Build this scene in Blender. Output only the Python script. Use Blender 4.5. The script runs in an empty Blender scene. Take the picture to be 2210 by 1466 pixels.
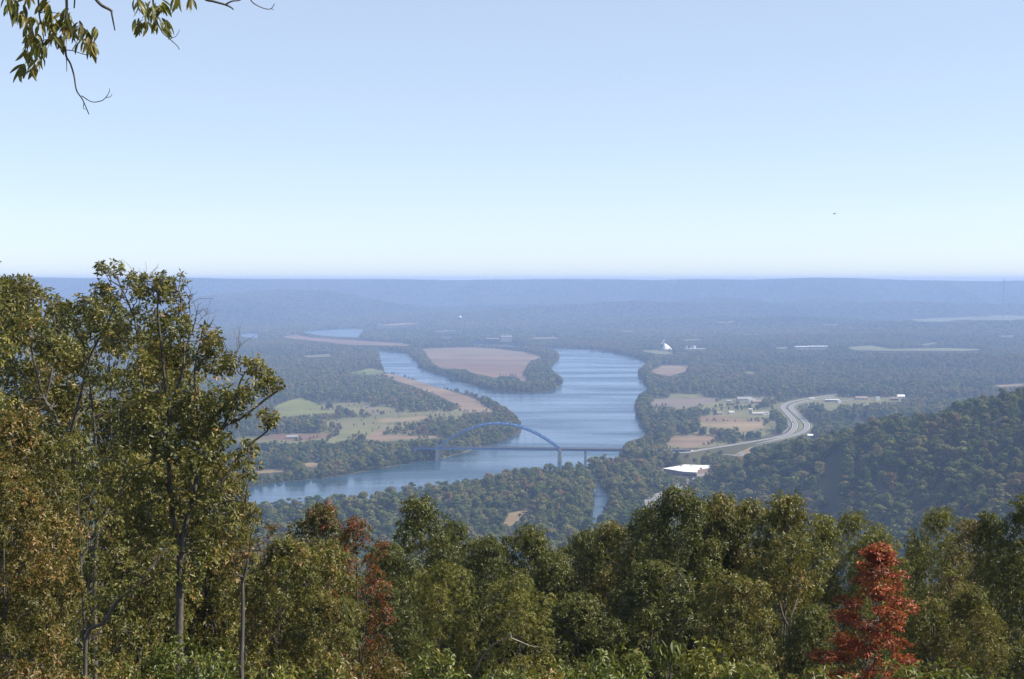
import bpy, math, random
import numpy as np
from mathutils import Vector, geometry
R = math.radians
S = bpy.context.scene
COL = S.collection

# ------------------------------------------------------------------ camera, sky, sun, exposure
FPX, CX, CY, EYE = 3036.0, 1105.0, 733.0, 240.0        # lens in photo pixels, photo centre, eye height above the river
PITCH = math.atan(128 / FPX)
cam = bpy.data.cameras.new('camera'); cam_o = bpy.data.objects.new('camera', cam); COL.objects.link(cam_o)
cam.sensor_width = 36.0; cam.lens = 36.0 * FPX / 2210.0
cam.clip_start = 0.5; cam.clip_end = 60000.0
cam_o.location = (0, 0, EYE); cam_o.rotation_euler = (math.pi / 2 - PITCH, 0, 0)
S.camera = cam_o

SUN_AZ, SUN_EL = R(-4.0), R(45.0)                        # azimuth measured from +X (right) towards +Y (away)
w = bpy.data.worlds.new('World'); S.world = w; w.use_nodes = True
nt = w.node_tree; nt.nodes.clear()
sky = nt.nodes.new('ShaderNodeTexSky'); sky.sky_type = 'NISHITA'; sky.sun_disc = False
sky.sun_elevation = SUN_EL; sky.sun_rotation = math.pi / 2 - SUN_AZ
sky.altitude = 400; sky.air_density = 0.7; sky.dust_density = 0.4; sky.ozone_density = 0.5
bg = nt.nodes.new('ShaderNodeBackground'); bg.inputs['Strength'].default_value = 0.05
wo = nt.nodes.new('ShaderNodeOutputWorld')
ms = nt.nodes.new('ShaderNodeMix'); ms.data_type = 'RGBA'; ms.blend_type = 'ADD'; ms.inputs[0].default_value = 1.0
ms.inputs[7].default_value = (3.75, 4.3, 5.25, 1)         # light scattered more than once, even over the whole sky
nt.links.new(sky.outputs[0], ms.inputs[6]); nt.links.new(ms.outputs[2], bg.inputs[0]); nt.links.new(bg.outputs[0], wo.inputs[0])

sl = bpy.data.lights.new('sun', 'SUN'); sun = bpy.data.objects.new('sun', sl); COL.objects.link(sun)
sl.energy = 5.0; sl.angle = R(0.53); sl.color = (1.0, 0.94, 0.83)
sd = Vector((math.cos(SUN_EL) * math.cos(SUN_AZ), math.cos(SUN_EL) * math.sin(SUN_AZ), math.sin(SUN_EL)))
sun.rotation_euler = sd.to_track_quat('Z', 'Y').to_euler()
sun.location = (60, 10, 300)

S.view_settings.view_transform = 'Standard'; S.view_settings.look = 'None'
S.view_settings.exposure = 0.9; S.view_settings.gamma = 1.0; S.view_settings.use_curve_mapping = False
S.render.engine = 'CYCLES'
cy = S.cycles
cy.use_denoising = True
try: cy.denoiser = 'OPENIMAGEDENOISE'
except Exception: pass
cy.max_bounces = 6; cy.diffuse_bounces = 2; cy.glossy_bounces = 2; cy.transmission_bounces = 3
cy.volume_bounces = 1; cy.transparent_max_bounces = 6
cy.use_adaptive_sampling = True; cy.adaptive_threshold = 0.01
cy.sample_clamp_indirect = 6.0

HAZE_DENSITY, HAZE_COLOR = 1.24e-4, (0.375, 0.525, .875)

# ------------------------------------------------------------------ helpers
rng = np.random.default_rng(11)
random.seed(5)
FW = np.array([0, math.cos(PITCH), -math.sin(PITCH)]); UP = np.array([0, math.sin(PITCH), math.cos(PITCH)])

def ray(px, py):
    return np.array([1, 0, 0]) * ((px - CX) / FPX) + UP * ((CY - py) / FPX) + FW
def at(px, py, d):
    """the place seen at a photo pixel, d metres ahead of the camera"""
    v = ray(px, py); return np.array([0, 0, EYE]) + v * (d / v[1])
def to_px(p):
    p = np.asarray(p, float) - np.array([0, 0, EYE])
    f = p @ FW; return CX + FPX * p[..., 0] / f, CY - FPX * (p @ UP) / f

def smooth(a, b, x):
    t = np.clip((x - a) / (b - a), 0, 1); return t * t * (3 - 2 * t)
def hash2(ix, iy, s=0):
    h = np.sin(ix * 127.1 + iy * 311.7 + s * 74.7) * 43758.5453
    return h - np.floor(h)
def vnoise(x, y, s=0):
    ix, iy = np.floor(x), np.floor(y); fx, fy = x - ix, y - iy
    fx = fx * fx * (3 - 2 * fx); fy = fy * fy * (3 - 2 * fy)
    a, b = hash2(ix, iy, s), hash2(ix + 1, iy, s); c, d = hash2(ix, iy + 1, s), hash2(ix + 1, iy + 1, s)
    return (a * (1 - fx) + b * fx) * (1 - fy) + (c * (1 - fx) + d * fx) * fy
def fbm(x, y, s=0, o=4):
    t, a = 0, 0.5
    for k in range(o): t = t + a * vnoise(x * 2 ** k, y * 2 ** k, s + k * 3.1); a *= 0.5
    return t

def U_of(px): return (px - CX) / FPX
# crest of the wooded hill on the right: photo column, distance, ground height
HC = np.array([(1380, 1700, -14), (1480, 1640, -4), (1540, 1620, 7), (1600, 1590, 24), (1700, 1540, 46), (1800, 1500, 63), (1900, 1460, 82),
               (2000, 1420, 93), (2100, 1380, 109), (2210, 1340, 121), (2350, 1300, 136), (2600, 1250, 152), (3100, 1200, 165)], float)
HU = U_of(HC[:, 0])
BUMPS = [(560, 8800, 62, 900, 700), (330, 8500, 80, 900, 700), (760, 9200, 40, 700, 500), (1000, 7650, 46, 520, 420), (1230, 8300, 60, 800, 500), (1440, 8500, 50, 600, 450),
         (1650, 8800, 62, 520, 450), (1890, 9000, 56, 480, 400), (2180, 6450, 58, 700, 500), (2090, 3950, 22, 260, 260), (1880, 5600, 14, 500, 300), (1500, 7300, 26, 500, 350), (1150, 7000, 14, 500, 250), (1750, 7300, 30, 450, 350),
         (1330, 9250, 74, 420, 380), (1560, 9350, 82, 380, 350), (2020, 8700, 66, 420, 350), (1780, 9500, 80, 350, 300), (640, 9300, 84, 600, 420), (480, 7900, 34, 500, 300), (1120, 9300, 60, 380, 300), (2200, 9000, 70, 400, 300)]
RIDGE = np.array([(-400, 600), (0, 597), (180, 600), (400, 599), (560, 602), (700, 602), (850, 602), (1000, 604), (1150, 602), (1300, 602), (1410, 604), (1500, 602), (1620, 603), (1760, 599), (1850, 600), (1960, 604), (2100, 606), (2210, 605), (2600, 600)], float)

def terrain(x, y):
    x = np.asarray(x, float); y = np.asarray(y, float)
    yy = np.maximum(y, 30.0); u = x / yy
    # the mountainside under the camera
    z1 = 238.3 - 0.41 * y + 1.6 * (fbm(x / 14, y / 14, 3) - .5) * smooth(4, 14, np.abs(y))
    z1 = np.where(y < 0, 238.3 + 0.03 * -y, z1)
    z1 = np.where(y > 440, np.maximum(z1, 0) , z1)
    n = fbm(x / 60, y / 60, 5) - .5
    # the hill on the right
    c = np.interp(u, HU, HC[:, 1]); hz = np.interp(u, HU, HC[:, 2])
    q = y - c
    fall = np.where(q < 0, 0.30, 0.42) * (np.sqrt(q * q + 45.0 ** 2) - 45.0)
    z2 = hz - fall + n * np.clip(hz, 0, 14)
    z = np.maximum(np.maximum(z1, z2), 0)
    # low hills of the far valley
    zf = np.zeros_like(z)
    for px, d, h, rx, ry in BUMPS:
        bx = U_of(px) * d
        zf = zf + h * np.exp(-((x - bx) / rx) ** 2 - ((y - d) / ry) ** 2) * (0.75 + 0.5 * fbm(x / 300, y / 300, px))
    zf = zf + smooth(5600, 8200, y) * smooth(700, 1100, u * FPX + CX) * 22 * np.clip(fbm(x / 420, y / 420, 9) - .3, 0, 1)
    z = z + np.where(zf > 0.8, zf - 0.8, 0)
    # the long ridge that closes the view
    pxs = u * FPX + CX
    top = EYE + (605 - np.interp(pxs, RIDGE[:, 0], RIDGE[:, 1])) / FPX * 11600 - 20
    gul = np.abs(fbm(x / 620 + 7 + .12 * np.sin(y / 500), y / 3000, 21, 4) - .45) * 3.6
    foot = 9500 + 900 * (fbm(x / 2500, x * 0 + .3, 33, 3) - .4) - 260 * gul
    t = np.clip((y - foot) / (11400 + 500 * gul - foot), 0, 1)
    zr = top * (0.30 * t + 0.70 * t ** 2 * (3 - 2 * t)) - 120 * gul * np.sin(np.pi * t) ** 1.3 * (t > 0)
    z = np.maximum(z, np.where(y > foot, np.maximum(zr, 0) + z * (1 - t), 0))
    return z

def hit(px, py):
    """where the view through a photo pixel meets the terrain beyond 900 m"""
    v = ray(px, py)
    d = np.linspace(900, 14000, 6000); P = np.array([0, 0, EYE]) + v * (d / v[1])[:, None]
    below = P[:, 2] <= terrain(P[:, 0], P[:, 1]) + 0.01
    i = np.argmax(below) if below.any() else len(d) - 1
    if v[2] < 0 and terrain(P[i, 0], P[i, 1]) < 0.02:
        t = -EYE / v[2]; return np.array([0, 0, EYE]) + v * t
    return P[i]

def link(name, me, mat=None, parent=None, loc=None):
    o = bpy.data.objects.new(name, me); COL.objects.link(o)
    if mat is not None:
        if len(me.materials) == 0: me.materials.append(mat)
    if parent is not None: o.parent = parent
    if loc is not None: o.location = loc
    return o
def tag(o, label=None, cat=None, group=None, kind=None):
    if label: o['label'] = label
    if cat: o['category'] = cat
    if group: o['group'] = group
    if kind: o['kind'] = kind
    return o
def empty(name, loc, rz=0.0):
    o = bpy.data.objects.new(name, None); COL.objects.link(o); o.location = loc; o.rotation_euler = (0, 0, rz); o.empty_display_size = 0.3
    return o
def mesh_np(name, V, F, smooth_shade=False, tint=None):
    V = np.asarray(V, np.float32); F = np.asarray(F, np.int32); k = F.shape[1]
    me = bpy.data.meshes.new(name)
    me.vertices.add(len(V)); me.vertices.foreach_set('co', V.ravel())
    me.loops.add(F.size); me.loops.foreach_set('vertex_index', F.ravel())
    me.polygons.add(len(F)); me.polygons.foreach_set('loop_start', np.arange(0, F.size, k, dtype=np.int32))
    if smooth_shade: me.polygons.foreach_set('use_smooth', np.ones(len(F), bool))
    if tint is not None:
        a = me.attributes.new('tint', 'FLOAT', 'FACE'); a.data.foreach_set('value', np.asarray(tint, np.float32))
    me.update(calc_edges=True); me.validate()
    return me

class MB:
    """collects boxes, bars, tubes and polygons and builds them as one mesh"""
    def __init__(s): s.v = []; s.f = []
    def add(s, vs, fs):
        b = len(s.v); s.v += [tuple(map(float, p)) for p in vs]; s.f += [tuple(b + i for i in f) for f in fs]
    def box(s, c, d, rz=0.0):
        cx, cy_, cz = c; a, b, h = d[0] / 2, d[1] / 2, d[2] / 2; cs, sn = math.cos(rz), math.sin(rz)
        vs = [(cx + x * cs - y * sn, cy_ + x * sn + y * cs, cz + z) for z in (-h, h) for x, y in ((-a, -b), (a, -b), (a, b), (-a, b))]
        s.add(vs, [(0, 3, 2, 1), (4, 5, 6, 7), (0, 1, 5, 4), (1, 2, 6, 5), (2, 3, 7, 6), (3, 0, 4, 7)])
    def bar(s, p, q, wd, ht=None):
        p, q = Vector(p), Vector(q); d = (q - p)
        if d.length < 1e-6: return
        d.normalize(); u = d.cross(Vector((0, 0, 1)))
        if u.length < 1e-3: u = Vector((1, 0, 0))
        u.normalize(); n = u.cross(d); ht = ht or wd
        o = [(-.5, -.5), (.5, -.5), (.5, .5), (-.5, .5)]
        vs = [e + u * (a * wd) + n * (b * ht) for e in (p, q) for a, b in o]
        s.add(vs, [(0, 3, 2, 1), (4, 5, 6, 7), (0, 1, 5, 4), (1, 2, 6, 5), (2, 3, 7, 6), (3, 0, 4, 7)])
    def cyl(s, p, q, r0, r1=None, n=10):
        r1 = r0 if r1 is None else r1; p, q = Vector(p), Vector(q); d = (q - p).normalized()
        u = d.orthogonal().normalized(); v = d.cross(u)
        vs = [c + (u * math.cos(2 * math.pi * i / n) + v * math.sin(2 * math.pi * i / n)) * r for c, r in ((p, r0), (q, r1)) for i in range(n)]
        s.add(vs, [(i, (i + 1) % n, n + (i + 1) % n, n + i) for i in range(n)] + [tuple(range(n - 1, -1, -1)), tuple(range(n, 2 * n))])
    def prism(s, poly, z0, z1):
        n = len(poly); vs = [(x, y, z0) for x, y in poly] + [(x, y, z1) for x, y in poly]
        s.add(vs, [(i, (i + 1) % n, n + (i + 1) % n, n + i) for i in range(n)] + [tuple(range(n - 1, -1, -1)), tuple(range(n, 2 * n))])
    def build(s, name, mat, parent=None, loc=None, sm=False):
        me = bpy.data.meshes.new(name); me.from_pydata(s.v, [], s.f); me.update()
        if sm: me.polygons.foreach_set('use_smooth', [True] * len(me.polygons))
        return link(name, me, mat, parent, loc)

def tube_arrays(paths, sides=6):
    """paths: list of (points (n,3), radii (n,)) -> one quad mesh"""
    V, F, b = [], [], 0
    ang = np.linspace(0, 2 * np.pi, sides, endpoint=False)
    for P, r in paths:
        P = np.asarray(P, float); r = np.asarray(r, float); n = len(P)
        T = np.gradient(P, axis=0); T /= np.linalg.norm(T, axis=1)[:, None] + 1e-9
        ref = np.where(np.abs(T[:, 2:3]) > .9, np.array([[1., 0, 0]]), np.array([[0, 0, 1.]]))
        ref = np.repeat(ref[:1], n, 0)
        u = np.cross(T, ref); u /= np.linalg.norm(u, axis=1)[:, None] + 1e-9; v = np.cross(T, u)
        ring = P[:, None, :] + r[:, None, None] * (u[:, None, :] * np.cos(ang)[None, :, None] + v[:, None, :] * np.sin(ang)[None, :, None])
        V.append(ring.reshape(-1, 3))
        i = np.arange(n - 1)[:, None] * sides; j = np.arange(sides)[None, :]; j2 = (j + 1) % sides
        F.append(np.stack([b + i + j, b + i + j2, b + i + sides + j2, b + i + sides + j], -1).reshape(-1, 4)); b += n * sides
    return np.concatenate(V), np.concatenate(F)

# ------------------------------------------------------------------ materials
class NT:
    def __init__(s, name):
        s.m = bpy.data.materials.new(name); s.m.use_nodes = True; s.t = s.m.node_tree; s.t.nodes.clear()
        s.out = s.n('ShaderNodeOutputMaterial')
    def n(s, typ, **kw):
        x = s.t.nodes.new(typ)
        for k, v in kw.items():
            if k.startswith('_'): setattr(x, k[1:], v)
            else:
                x.inputs[k.replace('__', ' ')].default_value = v
        return x
    def l(s, a, b): s.t.links.new(a, b)
    def ramp(s, src, stops):
        r = s.n('ShaderNodeValToRGB'); e = r.color_ramp.elements
        while len(e) < len(stops): e.new(0.5)
        for x, (p, c) in zip(e, stops): x.position = p; x.color = (*c, 1)
        s.l(src, r.inputs[0]); return r.outputs[0]
    def noise(s, scale, detail=4, vec=None, rough=.55):
        x = s.n('ShaderNodeTexNoise', Scale=scale, Detail=detail, Roughness=rough)
        if vec is not None: s.l(vec, x.inputs['Vector'])
        return x.outputs['Fac']
    def mix(s, f, a, b, mode='MIX'):
        x = s.n('ShaderNodeMix', _data_type='RGBA', _blend_type=mode)
        for i, v in ((0, f), (6, a), (7, b)):
            if hasattr(v, 'is_output'): s.l(v, x.inputs[i])
            else: x.inputs[i].default_value = v if i == 0 else (*v, 1)
        return x.outputs[2]
    def math(s, op, a, b):
        x = s.n('ShaderNodeMath', _operation=op)
        for i, v in enumerate((a, b)):
            if hasattr(v, 'is_output'): s.l(v, x.inputs[i])
            else: x.inputs[i].default_value = v
        return x.outputs[0]
    def pos(s): return s.n('ShaderNodeNewGeometry').outputs['Position']
    def obj(s): return s.n('ShaderNodeTexCoord').outputs['Object']

def simple_mat(name, col, rough=.7, noise_scale=None, var=.25, metal=0.0):
    m = NT(name); b = m.n('ShaderNodeBsdfPrincipled', Roughness=rough, Metallic=metal)
    if noise_scale:
        f = m.noise(noise_scale, 5, m.pos())
        c = m.ramp(f, [(.25, tuple(x * (1 - var) for x in col)), (.75, tuple(min(1, x * (1 + var)) for x in col))]); m.l(c, b.inputs['Base Color'])
    else: b.inputs['Base Color'].default_value = (*col, 1)
    m.l(b.outputs[0], m.out.inputs[0]); return m.m

def canopy_mat(name, stops, region=0.0016):
    """leaf colour of a whole distant tree: differs from tree to tree and from stand to stand"""
    m = NT(name); oi = m.n('ShaderNodeObjectInfo')
    stand = m.noise(region, 3, oi.outputs['Location'])
    stand = m.math('MULTIPLY', m.math('SUBTRACT', stand, .5), 1.9)
    f = m.math('ADD', oi.outputs['Random'], stand)
    c = m.ramp(f, stops)
    a = m.n('ShaderNodeAttribute', _attribute_name='tint')
    c = m.mix(m.math('MULTIPLY', a.outputs['Fac'], .35), c, (.11, .115, .032))
    d = m.n('ShaderNodeBsdfDiffuse'); t = m.n('ShaderNodeBsdfTranslucent'); x = m.n('ShaderNodeMixShader', Fac=.24)
    m.l(c, d.inputs[0]); m.l(c, t.inputs[0]); m.l(d.outputs[0], x.inputs[1]); m.l(t.outputs[0], x.inputs[2]); m.l(x.outputs[0], m.out.inputs[0])
    return m.m

def leaf_mat(name, stops, gloss=.34, trans=.32, rough=.42):
    """near leaves: colour by the leaf's own tint value"""
    m = NT(name); a = m.n('ShaderNodeAttribute', _attribute_name='tint')
    c = m.ramp(a.outputs['Fac'], stops)
    b = m.n('ShaderNodeBsdfPrincipled', Roughness=rough); b.inputs['Specular IOR Level'].default_value = gloss
    m.l(c, b.inputs['Base Color'])
    t = m.n('ShaderNodeBsdfTranslucent'); c2 = m.mix(.5, c, (.20, .20, .025)); m.l(c2, t.inputs[0])
    x = m.n('ShaderNodeMixShader', Fac=trans); m.l(b.outputs[0], x.inputs[1]); m.l(t.outputs[0], x.inputs[2]); m.l(x.outputs[0], m.out.inputs[0])
    return m.m

M = {}
# ground: autumn grass, brush and bare soil
m = NT('ground_cover'); p = m.pos()
f1 = m.noise(.004, 6, p); f2 = m.noise(.06, 5, p, .7)
c = m.ramp(f1, [(.3, (.030, .030, .013)), (.5, (.050, .046, .020)), (.62, (.070, .058, .028)), (.75, (.036, .034, .015))])
c = m.mix(m.math('MULTIPLY', f2, .6), c, (.05, .048, .024))
b = m.n('ShaderNodeBsdfPrincipled', Roughness=.95); b.inputs['Specular IOR Level'].default_value = .1
m.l(c, b.inputs['Base Color']); m.l(b.outputs[0], m.out.inputs[0]); M['ground'] = m.m
# river
m = NT('river_water'); p = m.pos()
mp = m.n('ShaderNodeMapping'); mp.inputs['Scale'].default_value = (.011, .03, .03); mp.inputs['Rotation'].default_value = (0, 0, R(-6)); m.l(p, mp.inputs[0])
n1 = m.noise(1.0, 5, mp.outputs[0], .62)
mp2 = m.n('ShaderNodeMapping'); mp2.inputs['Scale'].default_value = (.0022, .009, .01); mp2.inputs['Rotation'].default_value = (0, 0, R(8)); m.l(p, mp2.inputs[0])
n2 = m.noise(1.0, 4, mp2.outputs[0])
n3 = m.noise(.16, 3, p)
hgt = m.math('ADD', m.math('MULTIPLY', n1, 2.2), m.math('MULTIPLY', n3, .35))
bp = m.n('ShaderNodeBump', Strength=.35, Distance=1.0); m.l(hgt, bp.inputs['Height'])
ro = m.ramp(n2, [(.36, (.07,) * 3), (.64, (.40,) * 3)])
b = m.n('ShaderNodeBsdfPrincipled', Roughness=.2, IOR=1.33); b.inputs['Base Color'].default_value = (.018, .045, .07, 1); b.inputs['Specular IOR Level'].default_value = 1.0
m.l(ro, b.inputs['Roughness']); m.l(bp.outputs[0], b.inputs['Normal']); m.l(b.outputs[0], m.out.inputs[0]); M['water'] = m.m

def field_mat(name, c0, c1, ang=0., band=.02):
    m = NT(name); p = m.pos()
    mp = m.n('ShaderNodeMapping'); mp.inputs['Rotation'].default_value = (0, 0, ang); mp.inputs['Scale'].default_value = (.002, band, 1); m.l(p, mp.inputs[0])
    rows = m.noise(1.0, 4, mp.outputs[0]); pat = m.noise(.006, 5, p)
    f = m.math('ADD', m.math('MULTIPLY', rows, .55), m.math('MULTIPLY', pat, .45))
    trk = m.noise(.018, 6, mp.outputs[0], .7)
    c = m.ramp(f, [(.38, c0), (.5, tuple((a + b) / 2 for a, b in zip(c0, c1))), (.62, c1)])
    c = m.mix(m.ramp(trk, [(.52, (0, 0, 0)), (.64, (.5,) * 3)]), c, (.10, .105, .045))
    b = m.n('ShaderNodeBsdfPrincipled', Roughness=.95); b.inputs['Specular IOR Level'].default_value = .1
    m.l(c, b.inputs['Base Color']); m.l(b.outputs[0], m.out.inputs[0]); return m.m
M['pink_field'] = field_mat('harvested_soil', (.118, .080, .052), (.205, .145, .090), R(4))
M['red_field'] = field_mat('tilled_red_soil', (.105, .062, .040), (.178, .112, .068), R(-3))
M['tan_field'] = field_mat('dry_stubble', (.125, .092, .050), (.225, .165, .092), R(2))
M['grey_field'] = field_mat('fallow_soil', (.105, .084, .068), (.165, .13, .10), R(5))
M['green_field'] = field_mat('pasture_grass', (.085, .098, .024), (.150, .150, .040), R(10))
M['dull_field'] = field_mat('dry_pasture', (.085, .09, .034), (.150, .140, .06), R(-8))
M['meadow'] = field_mat('rough_meadow', (.085, .086, .034), (.145, .128, .058), R(15))
M['bank'] = field_mat('sandy_bank', (.14, .125, .06), (.20, .165, .10))
M['road'] = simple_mat('worn_concrete_road', (.140, .128, .118), .85, .05, .12)
M['asphalt'] = simple_mat('grey_asphalt', (.15, .145, .14), .9, .05, .15)
M['verge'] = field_mat('mown_verge', (.105, .102, .045), (.165, .15, .078))
M['paint'] = simple_mat('white_road_paint', (.7, .7, .66), .6)
M['canopy'] = canopy_mat('woodland_leaves', [(0, (.046, .074, .021)), (.3, (.090, .117, .031)), (.55, (.142, .150, .041)), (.75, (.180, .165, .054)), (.9, (.185, .145, .055)), (1, (.185, .125, .050))])
M['far_canopy'] = canopy_mat('far_forest_leaves', [(0, (.034, .054, .018)), (.4, (.095, .112, .036)), (.75, (.170, .155, .055)), (1, (.19, .15, .065))], .0009)
for k, c in (('green', (.080, .112, .028)), ('olive', (.148, .156, .043)), ('tan', (.190, .168, .062)), ('rust', (.19, .120, .050))):
    M['tree_' + k] = canopy_mat('leaves_' + k, [(0, tuple(x * .75 for x in c)), (1, tuple(x * 1.2 for x in c))])
m = NT('bark'); p = m.obj()
mp = m.n('ShaderNodeMapping'); mp.inputs['Scale'].default_value = (14, 14, 2.5); m.l(p, mp.inputs[0])
f = m.noise(1.0, 6, mp.outputs[0], .7); c = m.ramp(f, [(.35, (.035, .029, .024)), (.65, (.12, .105, .09))])
bp = m.n('ShaderNodeBump', Strength=.6, Distance=.03); m.l(f, bp.inputs['Height'])
b = m.n('ShaderNodeBsdfPrincipled', Roughness=.9); m.l(c, b.inputs['Base Color']); m.l(bp.outputs[0], b.inputs['Normal']); m.l(b.outputs[0], m.out.inputs[0]); M['bark'] = m.m
LEAF = {
 'olive': leaf_mat('olive_oak_leaves', [(0, (0.044, 0.052, 0.012)), (.35, (0.098, 0.101, 0.021)), (.7, (0.163, 0.146, 0.031)), (.9, (0.221, 0.163, 0.044)), (1, (0.247, 0.124, 0.039))]),
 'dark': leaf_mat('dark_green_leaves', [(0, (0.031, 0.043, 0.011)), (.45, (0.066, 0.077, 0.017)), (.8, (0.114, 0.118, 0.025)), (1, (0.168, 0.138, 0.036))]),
 'yellow': leaf_mat('yellow_green_leaves', [(0, (0.078, 0.086, 0.016)), (.5, (0.163, 0.163, 0.029)), (.85, (0.240, 0.215, 0.043)), (1, (0.286, 0.202, 0.052))]),
 'rust': leaf_mat('rust_brown_leaves', [(0, (.050, .045, .013)), (.35, (.100, .075, .019)), (.65, (.155, .095, .028)), (1, (.23, .115, .040))]),
 'bronze': leaf_mat('bronze_oak_leaves', [(0, (0.046, 0.048, 0.012)), (.4, (0.102, 0.091, 0.020)), (.7, (0.162, 0.120, 0.030)), (.9, (0.216, 0.126, 0.038)), (1, (0.252, 0.120, 0.041))]),
 'red': leaf_mat('red_autumn_leaves', [(0, (.11, .022, .010)), (.4, (.26, .034, .015)), (.75, (.38, .062, .022)), (.9, (.40, .13, .03)), (1, (.14, .13, .03))], .3, .34),
 'dullred': leaf_mat('dull_red_leaves', [(0, (.045, .035, .010)), (.35, (.10, .045, .014)), (.65, (.20, .040, .018)), (1, (.28, .06, .022))], .3, .38),
 'bright': leaf_mat('bright_shrub_leaves', [(0, (.048, .066, .014)), (.5, (.105, .128, .026)), (.9, (.165, .175, .040)), (1, (.21, .16, .05))]),
 'mixed': leaf_mat('green_and_red_leaves', [(0, (.030, .038, .009)), (.45, (.070, .072, .016)), (.70, (.105, .095, .022)), (.80, (.18, .05, .02)), (1, (.30, .035, .018))]),
}
# ------------------------------------------------------------------ ground sheet
ys = np.concatenate([np.arange(-30, 60, 3), np.arange(60, 600, 12), np.arange(600, 1900, 13), np.geomspace(1900, 9000, 110)[:-1], np.arange(9000, 12600, 36), np.linspace(12600, 13300, 8)])
us = np.linspace(-.8, .8, 420)
YY, UU = np.meshgrid(ys, us, indexing='ij'); XX = UU * (np.maximum(YY, 0) + 60)
ZZ = terrain(XX, YY)
nr, nc = YY.shape; i = (np.arange(nr - 1)[:, None] * nc + np.arange(nc - 1)[None, :]).ravel()
gme = mesh_np('ground', np.stack([XX, YY, ZZ], -1).reshape(-1, 3), np.stack([i, i + 1, i + nc + 1, i + nc], -1), True)
tag(link('ground', gme, M['ground']), 'grass, brush and forest floor of the mountainside and valley', kind='structure')

# ------------------------------------------------------------------ river, fields, banks (photo outlines laid on the valley floor)
FAR_BANK = [(300, 1082), (440, 1068), (540, 1052), (600, 1041), (700, 1032), (800, 1016), (863, 1004), (904, 997), (946, 992), (1002, 977), (1030, 966), (1069, 958), (1102, 943), (1120, 928), (1127, 912),
            (1112, 893), (1085, 873), (1053, 856), (1009, 842), (960, 832), (900, 815), (858, 803), (830, 797), (821, 782), (817, 757)]
ISLAND = [(850, 759), (883, 764), (899, 782), (912, 797), (957, 812), (1000, 826), (1042, 838), (1088, 846), (1154, 848), (1195, 842), (1214, 828), (1213, 815), (1192, 798), (1187, 790), (1206, 777), (1206, 764), (1197, 755),
          (1165, 750), (1121, 748), (1060, 745), (1015, 743)]
TOP_BANK = [(1015, 741), (1060, 742.5), (1121, 746), (1186, 751), (1263, 753), (1317, 760), (1375, 774), (1397, 782)]
RIGHT_BANK = [(1378, 797), (1379, 812), (1397, 834), (1396, 842), (1380, 850), (1368, 877), (1376, 897), (1391, 924), (1394, 940), (1372, 948), (1350, 955), (1345, 966)]
NEAR_TREES = [(1338, 977), (1296, 980), (1258, 986), (1227, 994), (1207, 1000), (1173, 998), (1118, 1006), (1058, 1019), (1004, 1030), (950, 1036), (904, 1036), (860, 1045), (800, 1053), (735, 1061), (631, 1069), (541, 1080), (440, 1092), (300, 1106)]
RIVER_SEEN = FAR_BANK + ISLAND + TOP_BANK + RIGHT_BANK + NEAR_TREES
def lower(pts, k): return [(x, y + k * (y - 605) / 400) for x, y in pts]
RIVER_BED = FAR_BANK[:13] + lower(FAR_BANK[13:24], 14) + FAR_BANK[24:] + ISLAND + TOP_BANK + RIGHT_BANK + lower(NEAR_TREES, 24)
CREEK_SEEN = [(1284, 1074), (1309, 1070), (1306, 1084), (1297, 1097), (1290, 1116), (1281, 1119), (1286, 1095)]
CREEK_BED = [(1250, 1010), (1268, 1014), (1290, 1036), (1314, 1066), (1316, 1086), (1302, 1106), (1292, 1128), (1272, 1150), (1262, 1150), (1276, 1122), (1282, 1096), (1282, 1070), (1276, 1040)]
FAR_WATER = [[(648, 715), (700, 712), (790, 707.5), (781, 717), (776, 728), (732, 727), (690, 724)], [(800, 708), (850, 704), (892, 699), (886, 703), (850, 707.5)], [(516, 721), (545, 719.5), (560, 720), (558, 730), (530, 728)]]
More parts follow.
